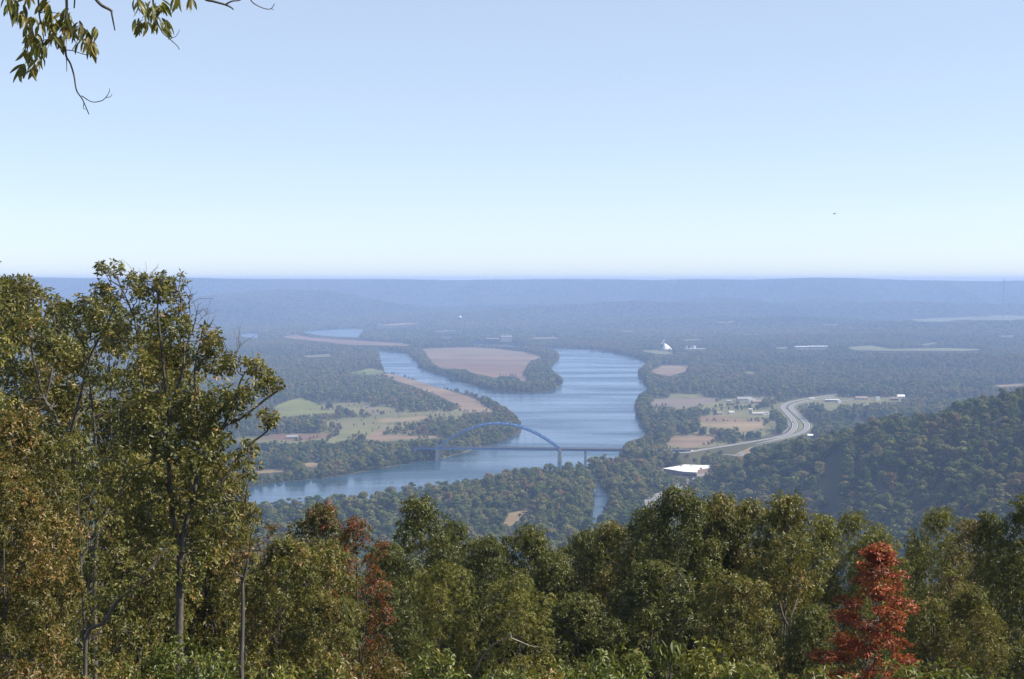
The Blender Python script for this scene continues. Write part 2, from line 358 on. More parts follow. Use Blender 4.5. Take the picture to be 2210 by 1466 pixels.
FIELDS = [  # name of soil, outline
 ('pink_field', [(911, 753), (960, 751), (1017, 750), (1070, 753), (1132, 760), (1173, 771), (1146, 777.5), (930, 776.5), (922, 768)]),
 ('red_field', [(930, 777.2), (1146, 778.2), (1134, 795), (1128, 806), (1138, 821), (1128, 824), (1114, 812), (1082, 811), (1070, 815), (1023, 806), (1004, 797), (955, 795), (936, 786)]),
 ('green_field', [(750, 806), (800, 795), (845, 805), (812, 808), (790, 809)]),
 ('pink_field', [(814, 809), (845, 806), (900, 822), (963, 841), (1031, 863), (1067, 889), (1004, 891), (980, 870), (945, 853), (900, 836), (850, 820)]),
 ('green_field', [(586, 882), (600, 874), (630, 863), (655, 859), (678, 868), (694, 876), (690, 882), (640, 884)]),
 ('green_field', [(592, 890), (660, 885.5), (730, 886), (728, 890), (680, 892), (626, 897), (598, 898)]),
 ('red_field', [(560, 947), (594, 937), (735, 935), (722, 942), (690, 946), (645, 952), (590, 948)]),
 ('pink_field', [(784, 945), (800, 936), (824, 924), (832, 926), (834, 934), (828, 940), (870, 940), (964, 941), (966, 945), (900, 946), (823, 952)]),
 ('tan_field', [(812, 907), (838, 903), (860, 904), (915, 897), (925, 900), (900, 908), (850, 910), (822, 913)]),
 ('tan_field', [(876, 925), (886, 924), (889, 934), (880, 935)]),
 ('grey_field', [(778, 866), (786, 868), (818, 890), (826, 896), (808, 895), (786, 879)]),
 ('tan_field', [(535, 1017), (580, 1014), (617, 1013), (612, 1019), (545, 1023)]),
 ('tan_field', [(638, 1000), (670, 998), (693, 998), (682, 1008), (655, 1007)]),
 ('dull_field', [(730, 932), (790, 918), (815, 920), (780, 936), (745, 950), (700, 956), (712, 944)]),
 ('dull_field', [(1590, 888), (1660, 884), (1672, 890), (1640, 896), (1596, 897)]),
 ('dull_field', [(1600, 803.5), (1620, 802), (1640, 805), (1620, 807)]),
 ('dull_field', [(1380, 757), (1412, 756), (1460, 762), (1440, 765), (1400, 761)]),
 ('dull_field', [(1660, 751), (1700, 749.5), (1706, 752), (1680, 753)]),
 ('tan_field', [(2140, 832), (2215, 828), (2215, 832), (2160, 835)]),
 ('red_field', [(602, 728), (637, 722), (673, 729), (752, 734), (864, 741), (899, 746), (836, 746), (755, 744), (673, 735)]),
 ('pink_field', [(1402, 802), (1429, 789), (1488, 789), (1478, 802), (1445, 812), (1425, 808)]),
 ('dull_field', [(1440, 850.5), (1516, 852), (1522, 858), (1478, 859.5), (1440, 859.5)]),
 ('grey_field', [(1405, 869), (1412, 861), (1440, 860), (1522, 858.4), (1563, 859), (1545, 868), (1500, 877), (1470, 883), (1440, 877), (1408, 878)]),
 ('dull_field', [(1505, 877), (1546, 869), (1592, 872), (1575, 877), (1520, 880)]),
 ('red_field', [(1503, 900), (1545, 898), (1600, 904), (1650, 906), (1640, 911), (1560, 909.5), (1515, 909)]),
 ('tan_field', [(1508, 911.5), (1560, 910), (1653, 912.5), (1653, 921), (1628, 928), (1597, 933), (1585, 925), (1540, 921), (1511, 919)]),
 ('pink_field', [(1436, 960), (1451, 941), (1553, 941), (1551, 954), (1520, 962), (1483, 968), (1460, 964)]),
 ('tan_field', [(1083, 1143), (1096, 1109), (1120, 1103), (1146, 1100), (1128, 1112), (1107, 1133)]),
 ('tan_field', [(648, 1160), (660, 1153), (690, 1150), (684, 1158), (660, 1166)]),
 ('green_field', [(1443, 1058), (1487, 1034), (1494, 1036), (1480, 1050), (1450, 1064)]),
 ('dull_field', [(1778, 877), (1810, 876), (1811, 882), (1782, 884)]),
 ('dull_field', [(1670, 878), (1695, 868), (1712, 864), (1690, 876), (1684, 884)]),
]
HILL_FIELDS = [('dull_field', [(1828, 751), (1880, 747), (1924, 755), (2036, 753), (2137, 756), (2074, 760), (1924, 760), (1842, 758)]),
               ('dull_field', [(1962, 690), (2047, 686.5), (2215, 682), (2215, 688), (2074, 693.5), (1978, 693.5)]),
               ('dull_field', [(650, 770), (715, 766), (712, 772), (665, 774)]),
               ('tan_field', [(800, 703.5), (860, 699), (915, 698), (890, 700.5), (850, 704.5)]),
  ('dull_field', [(1335, 716), (1372, 714.5), (1378, 716.5), (1345, 718)]), ('tan_field', [(1540, 696), (1585, 695), (1592, 697), (1550, 698)]), ('dull_field', [(1470, 735), (1510, 733), (1520, 736), (1480, 737.5)]), ('dull_field', [(1768, 701), (1810, 700), (1816, 702), (1780, 703)]),
  ('dull_field', [(2150, 727), (2190, 725), (2196, 727.5), (2165, 729)]), ('tan_field', [(1140, 731), (1200, 729), (1214, 731.5), (1160, 733.5)]), ('dull_field', [(930, 716), (985, 714), (990, 716), (940, 718)]), ('dull_field', [(1985, 745), (2020, 741), (2024, 743), (1996, 748)])]
def flat(pts, z=0.0):
    out = []
    for px, py in pts:
        v = ray(px, py); out.append(np.array([0, 0, EYE]) + v * ((z - EYE) / v[2]))
    return out
def smooth_poly(pts, n=3):
    P = [np.array(p, float) for p in pts]; out = []
    for i in range(len(P)):
        a, b, c, d = P[i - 1], P[i], P[(i + 1) % len(P)], P[(i + 2) % len(P)]
        for k in range(n):
            t = k / n; out.append(.5 * (2 * b + (c - a) * t + (2 * a - 5 * b + 4 * c - d) * t * t + (3 * b - a - 3 * c + d) * t ** 3))
    return out
gr = np.random.default_rng(19)
def ragged(pts):
    out = []
    for (x0, y0), (x1, y1) in zip(pts, pts[1:] + pts[:1]):
        L = math.hypot(x1 - x0, (y1 - y0) * 3); n = max(1, int(L / 9))
        for k in range(n):
            t = k / n; s_ = (y0 - 605) / 300 if k else 0
            out.append((x0 + (x1 - x0) * t + gr.normal() * 1.0 * s_, y0 + (y1 - y0) * t + gr.normal() * .55 * s_))
    return out
def sheet(name, pts, z, mat, label, drape=False):
    P = [hit(*p) for p in pts] if drape else flat(pts, z)
    vs = [Vector((p[0], p[1], 0)) for p in P]
    tris = geometry.tessellate_polygon([vs])
    me = bpy.data.meshes.new(name); me.from_pydata([(p.x, p.y, z) for p in vs], [], [tuple(t) for t in tris])
    if drape:
        import bmesh
        bm = bmesh.new(); bm.from_mesh(me); bmesh.ops.triangulate(bm, faces=bm.faces[:])
        for _ in range(4):
            es = [e for e in bm.edges if e.calc_length() > 60]
            if es: bmesh.ops.subdivide_edges(bm, edges=es, cuts=1, use_grid_fill=False)
            bmesh.ops.triangulate(bm, faces=bm.faces[:])
        for v in bm.verts: v.co.z = float(terrain(v.co.x, v.co.y)) + z
        bm.to_mesh(me); bm.free()
    me.update()
    bm_up(me)
    return tag(link(name, me, mat), label, kind='structure')
def bm_up(me):
    import bmesh
    bm = bmesh.new(); bm.from_mesh(me)
    for f in bm.faces:
        if f.normal.z < 0: f.normal_flip()
    bm.to_mesh(me); bm.free()
sheet('river', smooth_poly(RIVER_BED, 2), .30, M['water'], 'broad blue river winding round the island and under the bridge')
sheet('creek', smooth_poly(CREEK_BED, 2), .24, M['water'], 'narrow creek inlet between wooded banks in front of the bridge')
for q in FAR_WATER: sheet('river_reach', q, .30, M['water'], 'distant reach of the river below the far ridge')
for k, q in FIELDS: sheet('field', ragged(q), .15, M[k], {'pink_field': 'harvested brown field', 'red_field': 'reddish tilled field', 'green_field': 'green pasture', 'dull_field': 'dull green grass field', 'grey_field': 'greyish fallow field', 'tan_field': 'tan stubble field'}[k] + ' in the river valley')
for k, q in HILL_FIELDS: sheet('field', q, 3.0, M[k], 'pale open field among the far woods', True)
for q in ([(480, 905), (560, 880), (700, 872), (860, 866), (960, 868), (1010, 893), (1000, 903), (975, 945), (820, 954), (640, 958), (520, 955), (480, 930)], [(1405, 882), (1500, 882), (1560, 858), (1690, 858), (1680, 930), (1620, 950), (1560, 962), (1440, 972), (1425, 940)], [(1740, 858), (1960, 856), (1960, 870), (1800, 890), (1745, 885)]):
    sheet('meadow', ragged(q), .05, M['meadow'], 'rough dry meadow with scattered bushes on the valley floor')
sheet('river_bank', [(955, 976), (963, 966), (990, 965), (1040, 962), (1030, 968), (1003, 977), (975, 984), (958, 989)], .36, M['bank'], 'sandy grassy bank beside the bridge pier')

# ------------------------------------------------------------------ highway and roads
def plane_pt(px, py, z):
    v = ray(px, py); return np.array([0, 0, EYE]) + v * ((z - EYE) / v[2])
def spline(P, n=8):
    P = [np.asarray(p, float) for p in P]; P = [2 * P[0] - P[1]] + P + [2 * P[-1] - P[-2]]; out = []
    for i in range(1, len(P) - 2):
        a, b, c, d = P[i - 1:i + 3]
        for k in range(n):
            t = k / n; out.append(.5 * (2 * b + (c - a) * t + (2 * a - 5 * b + 4 * c - d) * t * t + (3 * b - a - 3 * c + d) * t ** 3))
    out.append(P[-2]); return np.array(out)
def side_of(C):
    T = np.gradient(C[:, :2], axis=0); T /= np.linalg.norm(T, axis=1)[:, None]
    return np.stack([T[:, 1], -T[:, 0], np.zeros(len(T))], 1)
def ribbon(name, C, o0, o1, dz, mat, parent=None, label=None):
    N = side_of(C); A = C + N * o0; B = C + N * o1; A[:, 2] += dz; B[:, 2] += dz
    n = len(C); i = np.arange(n - 1)
    o = link(name, mesh_np(name, np.concatenate([A, B]), np.stack([i, i + n, i + n + 1, i + 1], -1)), mat, parent); bm_up(o.data)
    return tag(o, label, kind='structure' if parent is None else None)
def road(name, px, width, mat, label, marks=True, fill=True):
    C = spline([plane_pt(*p) for p in px]); h = width / 2
    o = ribbon(name, C, -h, h, .40, mat, None, label)
    if marks:
        for s in (-1, 1): ribbon('edge_line', C, s * (h - .9) - .15, s * (h - .9) + .15, .45, M['paint'], o)
        mb = MB(); N = side_of(C)
        for a in range(0, len(C) - 1):
            p, q = C[a], C[a] + (C[a + 1] - C[a]) * .4; n = N[a] * .12
            mb.add([p - n + [0, 0, .45], p + n + [0, 0, .45], q + n + [0, 0, .45], q - n + [0, 0, .45]], [(0, 1, 2, 3)])
        mb.build('lane_line', M['paint'], o); 
    if fill and C[:, 2].max() > .5:
        N = side_of(C); k = C[:, 2:3]; top0, top1 = C - N * (h + 1.5), C + N * (h + 1.5); b0, b1 = C - N * (h + 1.5 + 1.1 * k), C + N * (h + 1.5 + 1.1 * k)
        b0[:, 2] = b1[:, 2] = -.3; top0[:, 2] += .3; top1[:, 2] += .3
        n = len(C); i = np.arange(n - 1)
        F = np.concatenate([np.stack([i + a * n, i + (a + 1) * n, i + 1 + (a + 1) * n, i + 1 + a * n], -1) for a in range(3)])
        tag(link('embankment', mesh_np('embankment', np.concatenate([b0, top0, top1, b1]), F), M['ground']), 'grassy embankment that carries the road up to the bridge', kind='structure')
    return o
WEST = [(1440, 977, 17.5), (1481, 977, 16.5), (1519, 970.5, 14), (1568, 963, 9), (1623, 954, 3), (1677, 944, 0), (1705, 935, 0), (1716, 921, 0), (1712, 907, 0), (1700, 893, 0), (1690, 881, 0), (1695, 873, 0), (1714, 866, 0), (1746, 860.5, 0), (1776, 856.5, 0), (1808, 852, 0)]
EAST = [(1552, 975.5, 2), (1578, 969, 2), (1620, 960, 1), (1677, 948.5, 0), (1718, 938, 0), (1737, 930, 0), (1742, 918, 0), (1730, 903, 0), (1714, 889, 0), (1707, 880, 0), (1715, 872.5, 0), (1743, 865.5, 0), (1776, 861, 0), (1806, 856.5, 0)]
hw = [plane_pt(*p) for p in WEST[5:]]
sheet('verge', [(1560, 968), (1640, 953), (1690, 940), (1706, 925), (1700, 905), (1676, 884), (1682, 872), (1710, 864), (1760, 856), (1806, 850.5), (1806, 859), (1760, 866), (1724, 874), (1718, 882), (1738, 900), (1754, 918), (1750, 934), (1715, 944), (1660, 957), (1600, 970), (1556, 980)], .10, M['verge'], 'mown grass median and verges of the highway')
road('highway', WEST, 9.6, M['road'], 'left carriageway of the divided highway curving up the valley')
road('highway', EAST, 9.6, M['road'], 'right carriageway of the divided highway curving up the valley')
road('ramp_road', [(1612, 986, 0), (1596, 977, 0), (1600, 968, 0), (1626, 960, 0)], 9, M['road'], 'curved ramp joining the highway below the wooded hill', False)
road('ramp_road', [(1556, 981, 5), (1580, 983, 5), (1604, 985.5, 5), (1622, 986.5, 5)], 8, M['road'], 'ramp crossing on a low bank below the wooded hill', False)
road('ramp_road', [(1688, 936, 0), (1697, 928, 0), (1700, 918, 0), (1694, 905, 0)], 5, M['road'], 'narrow side road beside the highway bend', False)
road('valley_road', [(1376, 1112, 0), (1394, 1092, 0), (1409, 1076, 0), (1436, 1063, 0), (1464, 1049, 0), (1490, 1038, 0), (1516, 1031, 0)], 12, M['asphalt'], 'grey road passing the white roofed building', True)
road('valley_road', [(1560, 866, 0), (1600, 862.5, 0), (1640, 862, 0), (1672, 862.5, 0)], 9, M['road'], 'pale street past the houses by the highway', False)
road('valley_road', [(1775, 866, 0), (1815, 866, 0), (1850, 862, 0), (1900, 861, 0), (1960, 860, 0)], 8, M['road'], 'pale road past the service station', False)
road('valley_road', [(1752, 926, 0), (1775, 926, 0), (1800, 916, 0), (1826, 908, 0)], 6, M['road'], 'lane between the highway bend and the hill', False)

# ------------------------------------------------------------------ woods
def clump_mesh(name, seed, H, rad, base, nl, nq, qs, multi=False):
    """a distant tree: many small leaf-clump faces over overlapping lobes, and a trunk"""
    g = np.random.default_rng(seed)
    L = []
    for k in range(nl):
        t = g.uniform(0, 1); zc = base + (H - base) * (.12 + .70 * t)
        pr = rad * (1 - .75 * max(0, t - .25) ** 1.3) * g.uniform(.25, .72); a = g.uniform(0, 2 * np.pi)
        lr = rad * g.uniform(.30, .50)
        L.append((pr * np.cos(a), pr * np.sin(a), min(zc, H - lr * .8), lr))
    L.append((g.uniform(-.1, .1) * rad, g.uniform(-.1, .1) * rad, H - rad * .42, rad * .42))
    L = np.array(L); pk = g.choice(len(L), nq, p=L[:, 3] ** 2 / (L[:, 3] ** 2).sum())
    d = g.normal(size=(nq, 3)); d[:, 2] += .25; d /= np.linalg.norm(d, axis=1)[:, None]
    c = L[pk, :3] + d * L[pk, 3:4] * g.uniform(.78, 1.08, (nq, 1)) * np.array([1, 1, .85])
    c[:, 2] = np.maximum(c[:, 2], .04 * H)
    n = d + g.normal(size=(nq, 3)) * .45; n /= np.linalg.norm(n, axis=1)[:, None]
    u = np.cross(n, g.normal(size=(nq, 3))); u /= np.linalg.norm(u, axis=1)[:, None]; v = np.cross(n, u)
    s = qs * g.uniform(.55, 1.25, (nq, 1)) / 2
    V = np.stack([c - u * s - v * s * .7, c + u * s * .8 - v * s, c + u * s + v * s * .8, c - u * s * .7 + v * s], 1).reshape(-1, 3)
    F = np.arange(nq * 4).reshape(-1, 4); tint = np.clip(.5 + .35 * g.normal(size=nq) * .7 + .25 * d[:, 2], 0, 1)
    tv, tf = tube_arrays([([(0, 0, -1.5), (0, 0, H * .3), (.1, .05, H * .62)], [H * .022, H * .016, H * .006])], 5)
    me = mesh_np(name, np.concatenate([V, tv]), np.concatenate([F, tf + len(V)]), False, np.concatenate([tint, np.zeros(len(tf))]))
    return me
LIB = {}
def library(key, meshes, mat):
    c = bpy.data.collections.new('library_' + key)
    for i, me in enumerate(meshes):
        if not me.materials: me.materials.append(mat)
        o = bpy.data.objects.new(f'{key}_{chr(97 + i)}', me); c.objects.link(o)
    LIB[key] = c
NEAR_T = [clump_mesh('woodland_tree', 50 + i, 16, g_[0], g_[1], g_[2], 900, .95) for i, g_ in enumerate([(4.6, 1.2, 13), (5.4, 1.5, 15), (4.0, 1, 11), (5.0, 1.6, 13), (4.3, 1, 10), (5.8, 1.5, 17)])]
MID_T = [clump_mesh('valley_tree', 80 + i, 16, r_, 1.0, n_ + 2, 420, 1.5) for i, (r_, n_) in enumerate([(4.8, 9), (5.6, 11), (4.2, 7), (5.2, 9), (6.0, 12)])]
FAR_T = [clump_mesh('forest_clump', 110 + i, 17, r_, 1.5, n_, 280, 2.9) for i, (r_, n_) in enumerate([(11, 12), (12.5, 14), (10, 10)])]
library('near', NEAR_T, M['canopy']); library('mid', MID_T, M['canopy']); library('far', FAR_T, M['far_canopy'])

def scatter(name, key, P, sc, rz, vi, label):
    me = bpy.data.meshes.new(name); me.vertices.add(len(P)); me.vertices.foreach_set('co', np.asarray(P, np.float32).ravel())
    for nm, ty, fld, val in (('size', 'FLOAT_VECTOR', 'vector', np.asarray(sc, np.float32).ravel()), ('turn', 'FLOAT_VECTOR', 'vector', np.stack([0 * rz, 0 * rz, rz], -1).astype(np.float32).ravel()), ('pick', 'INT', 'value', np.asarray(vi, np.int32))):
        a = me.attributes.new(nm, ty, 'POINT'); a.data.foreach_set(fld, val)
    o = link(name, me); gt = bpy.data.node_groups.new(name + '_scatter', 'GeometryNodeTree')
    gt.interface.new_socket('Geometry', in_out='INPUT', socket_type='NodeSocketGeometry'); gt.interface.new_socket('Geometry', in_out='OUTPUT', socket_type='NodeSocketGeometry')
    N = gt.nodes; gi, go = N.new('NodeGroupInput'), N.new('NodeGroupOutput'); ip = N.new('GeometryNodeInstanceOnPoints'); ci = N.new('GeometryNodeCollectionInfo')
    ci.inputs['Collection'].default_value = LIB[key]; ci.inputs['Separate Children'].default_value = True; ci.inputs['Reset Children'].default_value = True
    ip.inputs['Pick Instance'].default_value = True
    def attr(nm, ty):
        a = N.new('GeometryNodeInputNamedAttribute'); a.data_type = ty; a.inputs['Name'].default_value = nm; return [s for s in a.outputs if s.enabled][0]
    gt.links.new(gi.outputs[0], ip.inputs['Points']); gt.links.new(ci.outputs[0], ip.inputs['Instance'])
    gt.links.new(attr('pick', 'INT'), ip.inputs['Instance Index']); gt.links.new(attr('size', 'FLOAT_VECTOR'), ip.inputs['Scale'])
    e2r = N.new('FunctionNodeEulerToRotation'); gt.links.new(attr('turn', 'FLOAT_VECTOR'), e2r.inputs[0]); gt.links.new(e2r.outputs[0], ip.inputs['Rotation'])
    gt.links.new(ip.outputs[0], go.inputs[0])
    md = o.modifiers.new('scatter', 'NODES'); md.node_group = gt
    return tag(o, label, kind='stuff')

def pip(px, py, poly):
    poly = np.asarray(poly, float); x0, y0 = poly.min(0); x1, y1 = poly.max(0)
    res = np.zeros(px.shape, bool); k = np.nonzero((px >= x0) & (px <= x1) & (py >= y0) & (py <= y1))[0]
    if len(k) == 0: return res
    X, Y = px[k], py[k]; ins = np.zeros(len(k), bool); j = len(poly) - 1
    for i in range(len(poly)):
        (xi, yi), (xj, yj) = poly[i], poly[j]
        if yi != yj: ins ^= ((yi > Y) != (yj > Y)) & (X < (xj - xi) * (Y - yi) / (yj - yi) + xi)
        j = i
    res[k] = ins; return res
def ribbon_poly(px, wd):
    C = spline([plane_pt(*p) for p in px]); N = side_of(C)
    A = np.concatenate([C + N * wd, (C - N * wd)[::-1]]); a, b = to_px(A); return np.stack([a, b], -1)
OPEN = [RIVER_SEEN, CREEK_SEEN] + FAR_WATER + [q for _, q in FIELDS] + [q for _, q in HILL_FIELDS]
OPEN += [ribbon_poly(WEST[2:], 8), ribbon_poly(EAST[1:], 8), [(1690, 936), (1704, 922), (1700, 905), (1680, 884), (1685, 872), (1712, 864), (1760, 856), (1806, 851), (1806, 858), (1760, 866), (1724, 874), (1716, 881), (1735, 900), (1750, 918), (1746, 930), (1718, 941)]]
OPEN += [[(1560, 970), (1600, 960), (1632, 955), (1615, 975), (1600, 984), (1575, 982), (1555, 979)]]
sheet('verge', [(1535, 975), (1580, 966), (1640, 953), (1622, 974), (1626, 990), (1575, 990), (1545, 985)], .09, M['tan_field'], 'dry grass between the ramps of the interchange')
OPEN += [[(1424, 1012), (1476, 1001), (1536, 1003), (1534, 1014), (1500, 1030), (1466, 1030), (1450, 1022)], [(1391, 1094), (1407, 1075), (1429, 1064), (1434, 1070), (1420, 1092)]]   # the white roofed building and its road
OPEN += [[(941, 966), (954, 962), (1340, 968), (1340, 976), (1212, 974), (1212, 1000), (1202, 1000), (1202, 974), (955, 974), (955, 994), (939, 994)], [(1258, 972), (1266, 972), (1266, 986), (1258, 986)]]                      # bridge deck and piers stay in view
OPEN += [[(1426, 757), (1430, 742), (1438, 737), (1452, 754)], [(1474, 754), (1476, 746), (1524, 748), (1524, 756)], [(1714, 754), (1716, 745), (1786, 746), (1786, 755)], [(1080, 737), (1082, 725), (1107, 725), (1107, 737)], [(1048, 731), (1048, 726), (1082, 726), (1082, 732)],
         [(952, 730), (952, 724), (976, 724), (976, 730)], [(1776, 872), (1778, 862), (1824, 862), (1824, 872)], [(1560, 872), (1562, 861), (1640, 860), (1640, 872)], [(1835, 867), (1840, 858), (1950, 858), (1950, 866)], [(1545, 898), (1548, 888), (1660, 886), (1660, 899)], [(2140, 690), (2140, 680), (2190, 680), (2190, 690)], [(1758, 947), (1742, 947), (1742, 940), (1758, 940)]]
FORE = np.array([(0, 700), (300, 850), (520, 1100), (540, 1160), (640, 1100), (760, 1150), (820, 1160), (880, 1090), (940, 1090), (1000, 1130), (1060, 1170), (1140, 1145), (1220, 1165), (1270, 1150), (1330, 1110), (1460, 1060), (1560, 1075), (1680, 1070), (1760, 1100), (1860, 1110), (1890, 1170), (2030, 1110), (2120, 1120), (2210, 1070)], float)

DEPTH = {}
def opened(q, a, b, Y):
    r = pip(a, b, q); return r & (Y < DEPTH[id(q)]) if id(q) in DEPTH else r
for q in OPEN:
    c0 = np.mean(q, axis=0)
    if len(q) < 40 and any(abs(c0[0] - x) < dx and abs(c0[1] - y) < dy for x, y, dx, dy in ((1488, 1014, 20, 8), (1100, 975, 90, 9), (1262, 979, 9, 9), (1370, 975, 20, 9), (1439, 748, 9, 9), (1500, 751, 15, 5), (1750, 750, 20, 5), (1094, 731, 14, 6), (1065, 729, 12, 5), (964, 727, 12, 5))):
        DEPTH[id(q)] = float(flat([(c0[0], max(y for _, y in q))])[0][1]) + (75 if 1480 < c0[0] < 1495 and c0[1] > 1000 else 30 if c0[1] > 900 else 110)
def woods(y0, y1, step, umax, hmin, hmax, g, thin=.04):
    """trees on a jittered grid of the land; none in water, on fields or roads, nor standing before them"""
    nx = int(2 * umax * y1 / step) + 1; ny = int((y1 - y0) / step) + 1
    X, Y = np.meshgrid((np.arange(nx) - nx / 2) * step, y0 + np.arange(ny) * step)
    X = (X + g.uniform(-.48, .48, X.shape) * step).ravel(); Y = (Y + g.uniform(-.48, .48, Y.shape) * step).ravel()
    k = np.abs(X) < umax * np.maximum(Y, 60) ; k &= g.uniform(size=X.shape) > thin
    X, Y = X[k], Y[k]; Z = terrain(X, Y)
    h = hmin + (hmax - hmin) * np.clip(.55 * g.uniform(size=len(X)) + .7 * fbm(X / 170, Y / 170, 61, 3) - .1, 0, 1)
    if y1 > 1200:
        a0, b0 = to_px(np.stack([X, Y, Z], -1))
        scrub = (Z < 1) & (((a0 > 480) & (a0 < 1000) & (b0 > 868) & (b0 < 1000)) | ((a0 > 1400) & (a0 < 1680) & (b0 > 850) & (b0 < 985)) | ((a0 > 1720) & (b0 > 858) & (b0 < 930)))
        nn = fbm(X / 130, Y / 130, 71, 3)
        h = np.where(scrub & (nn > .40), h * np.clip(1.0 - (nn - .40) * 6, .22, 1), h)
        k = ~(scrub & (nn > .50) & (g.uniform(size=len(X)) < .86)); X, Y, Z, h = X[k], Y[k], Z[k], h[k]
    ok = np.zeros(len(X), bool); scale = np.ones(len(X))
    # power-line clearing on the hill: a straight swath
    pu = X / np.maximum(Y, 1); mid = .2290 + (1260 - Y) * 0.000006
    cut = (np.abs(pu - mid) * Y < 9.0) & (Y > 560) & (Y < np.interp(pu, HU, HC[:, 1]) - 45)
    for f in (1.0, .62, .36):
        todo = np.nonzero(~ok & ~cut)[0]
        if len(todo) == 0: break
        bad = np.zeros(len(todo), bool); hh = h[todo] * f
        for dx, dz in ((0, 0), (0, .2), (0, .4), (0, .6), (0, .8), (0, 1.0), (-.3, .5), (.3, .5)):
            a, b = to_px(np.stack([X[todo] + dx * hh, Y[todo], Z[todo] + dz * hh], -1))
            for q in OPEN: bad |= opened(q, a, b, Y[todo])
        ok[todo[~bad]] = True; scale[todo[~bad]] = f
    # nothing grows in the hidden margins of the water either
    a, b = to_px(np.stack([X, Y, Z], -1))
    ok &= ~pip(a, b, RIVER_BED) & ~pip(a, b, CREEK_BED)
    return X[ok], Y[ok], Z[ok], (h * scale)[ok]

g = np.random.default_rng(77)
def bank_bushes(y0, y1, step, g):
    nx = int(.84 * y1 / step) + 1; ny = int((y1 - y0) / step) + 1
    X, Y = np.meshgrid((np.arange(nx) - nx / 2) * step, y0 + np.arange(ny) * step)
    X = (X + g.uniform(-.48, .48, X.shape) * step).ravel(); Y = (Y + g.uniform(-.48, .48, Y.shape) * step).ravel()
    k = (np.abs(X) < .4 * Y); X, Y = X[k], Y[k]; a, b = to_px(np.stack([X, Y, 0 * X], -1))
    near = np.zeros(len(X), bool)
    for dx, dy in ((0, 6), (9, 2), (-9, 2)): near |= pip(a + dx * 3000 / Y, b + dy * (b - 605) / 250, RIVER_BED)
    near &= ~pip(a, b, RIVER_BED) & ~pip(a, b, CREEK_BED)
    X, Y, a, b = X[near], Y[near], a[near], b[near]; h = g.uniform(4.5, 8.5, len(X)); bad = np.zeros(len(X), bool)
    for dz in (0, .5, 1.0):
        a, b = to_px(np.stack([X, Y, dz * h], -1))
        for q in OPEN: bad |= opened(q, a, b, Y)
    X, Y, h = X[~bad], Y[~bad], h[~bad]; return X, Y, 0 * X, h
def hedges(y0, y1, g):
    P = []
    for _, q in FIELDS:
        F_ = flat(q)
        for a, b in zip(F_, F_[1:] + F_[:1]):
            L = np.linalg.norm(b - a); dens = g.choice([.0, .02, .14], p=[.55, .25, .20])
            for _ in range(int(L * dens)): P.append((a + (b - a) * g.uniform())[:2] + g.normal(size=2) * 2.5)
    P = np.array(P); P = P[(P[:, 1] > y0) & (P[:, 1] < y1)]; X, Y = P.T; h = g.uniform(2.5, 7, len(X)); a, b = to_px(np.stack([X, Y, 0 * X], -1))
    bad = pip(a, b, RIVER_BED)
    for q in OPEN[-30:]: bad |= opened(q, a, b, Y)
    return X[~bad], Y[~bad], 0 * X[~bad], h[~bad]
A = [np.concatenate(q) for q in zip(hedges(1200, 2500, g), bank_bushes(1500, 2500, 6.5, g), woods(190, 700, 9, .5, 12, 19, g, .03), woods(700, 1200, 10.6, .46, 7, 23, g, .05), woods(1200, 2500, 12.0, .44, 7, 24, g, .08))]
ax, ay, az, ah = A
px_, py_ = to_px(np.stack([ax, ay, az + ah], -1))
_, pyb = to_px(np.stack([ax, ay, az + ah * .4], -1))
front = ay < np.interp(ax / ay, HU, HC[:, 1]) + 25
vis = (px_ > 500) & (px_ < 2215) & (py_ > 820) & (pyb < np.interp(px_, FORE[:, 0], FORE[:, 1])) & front & (ay > 500)
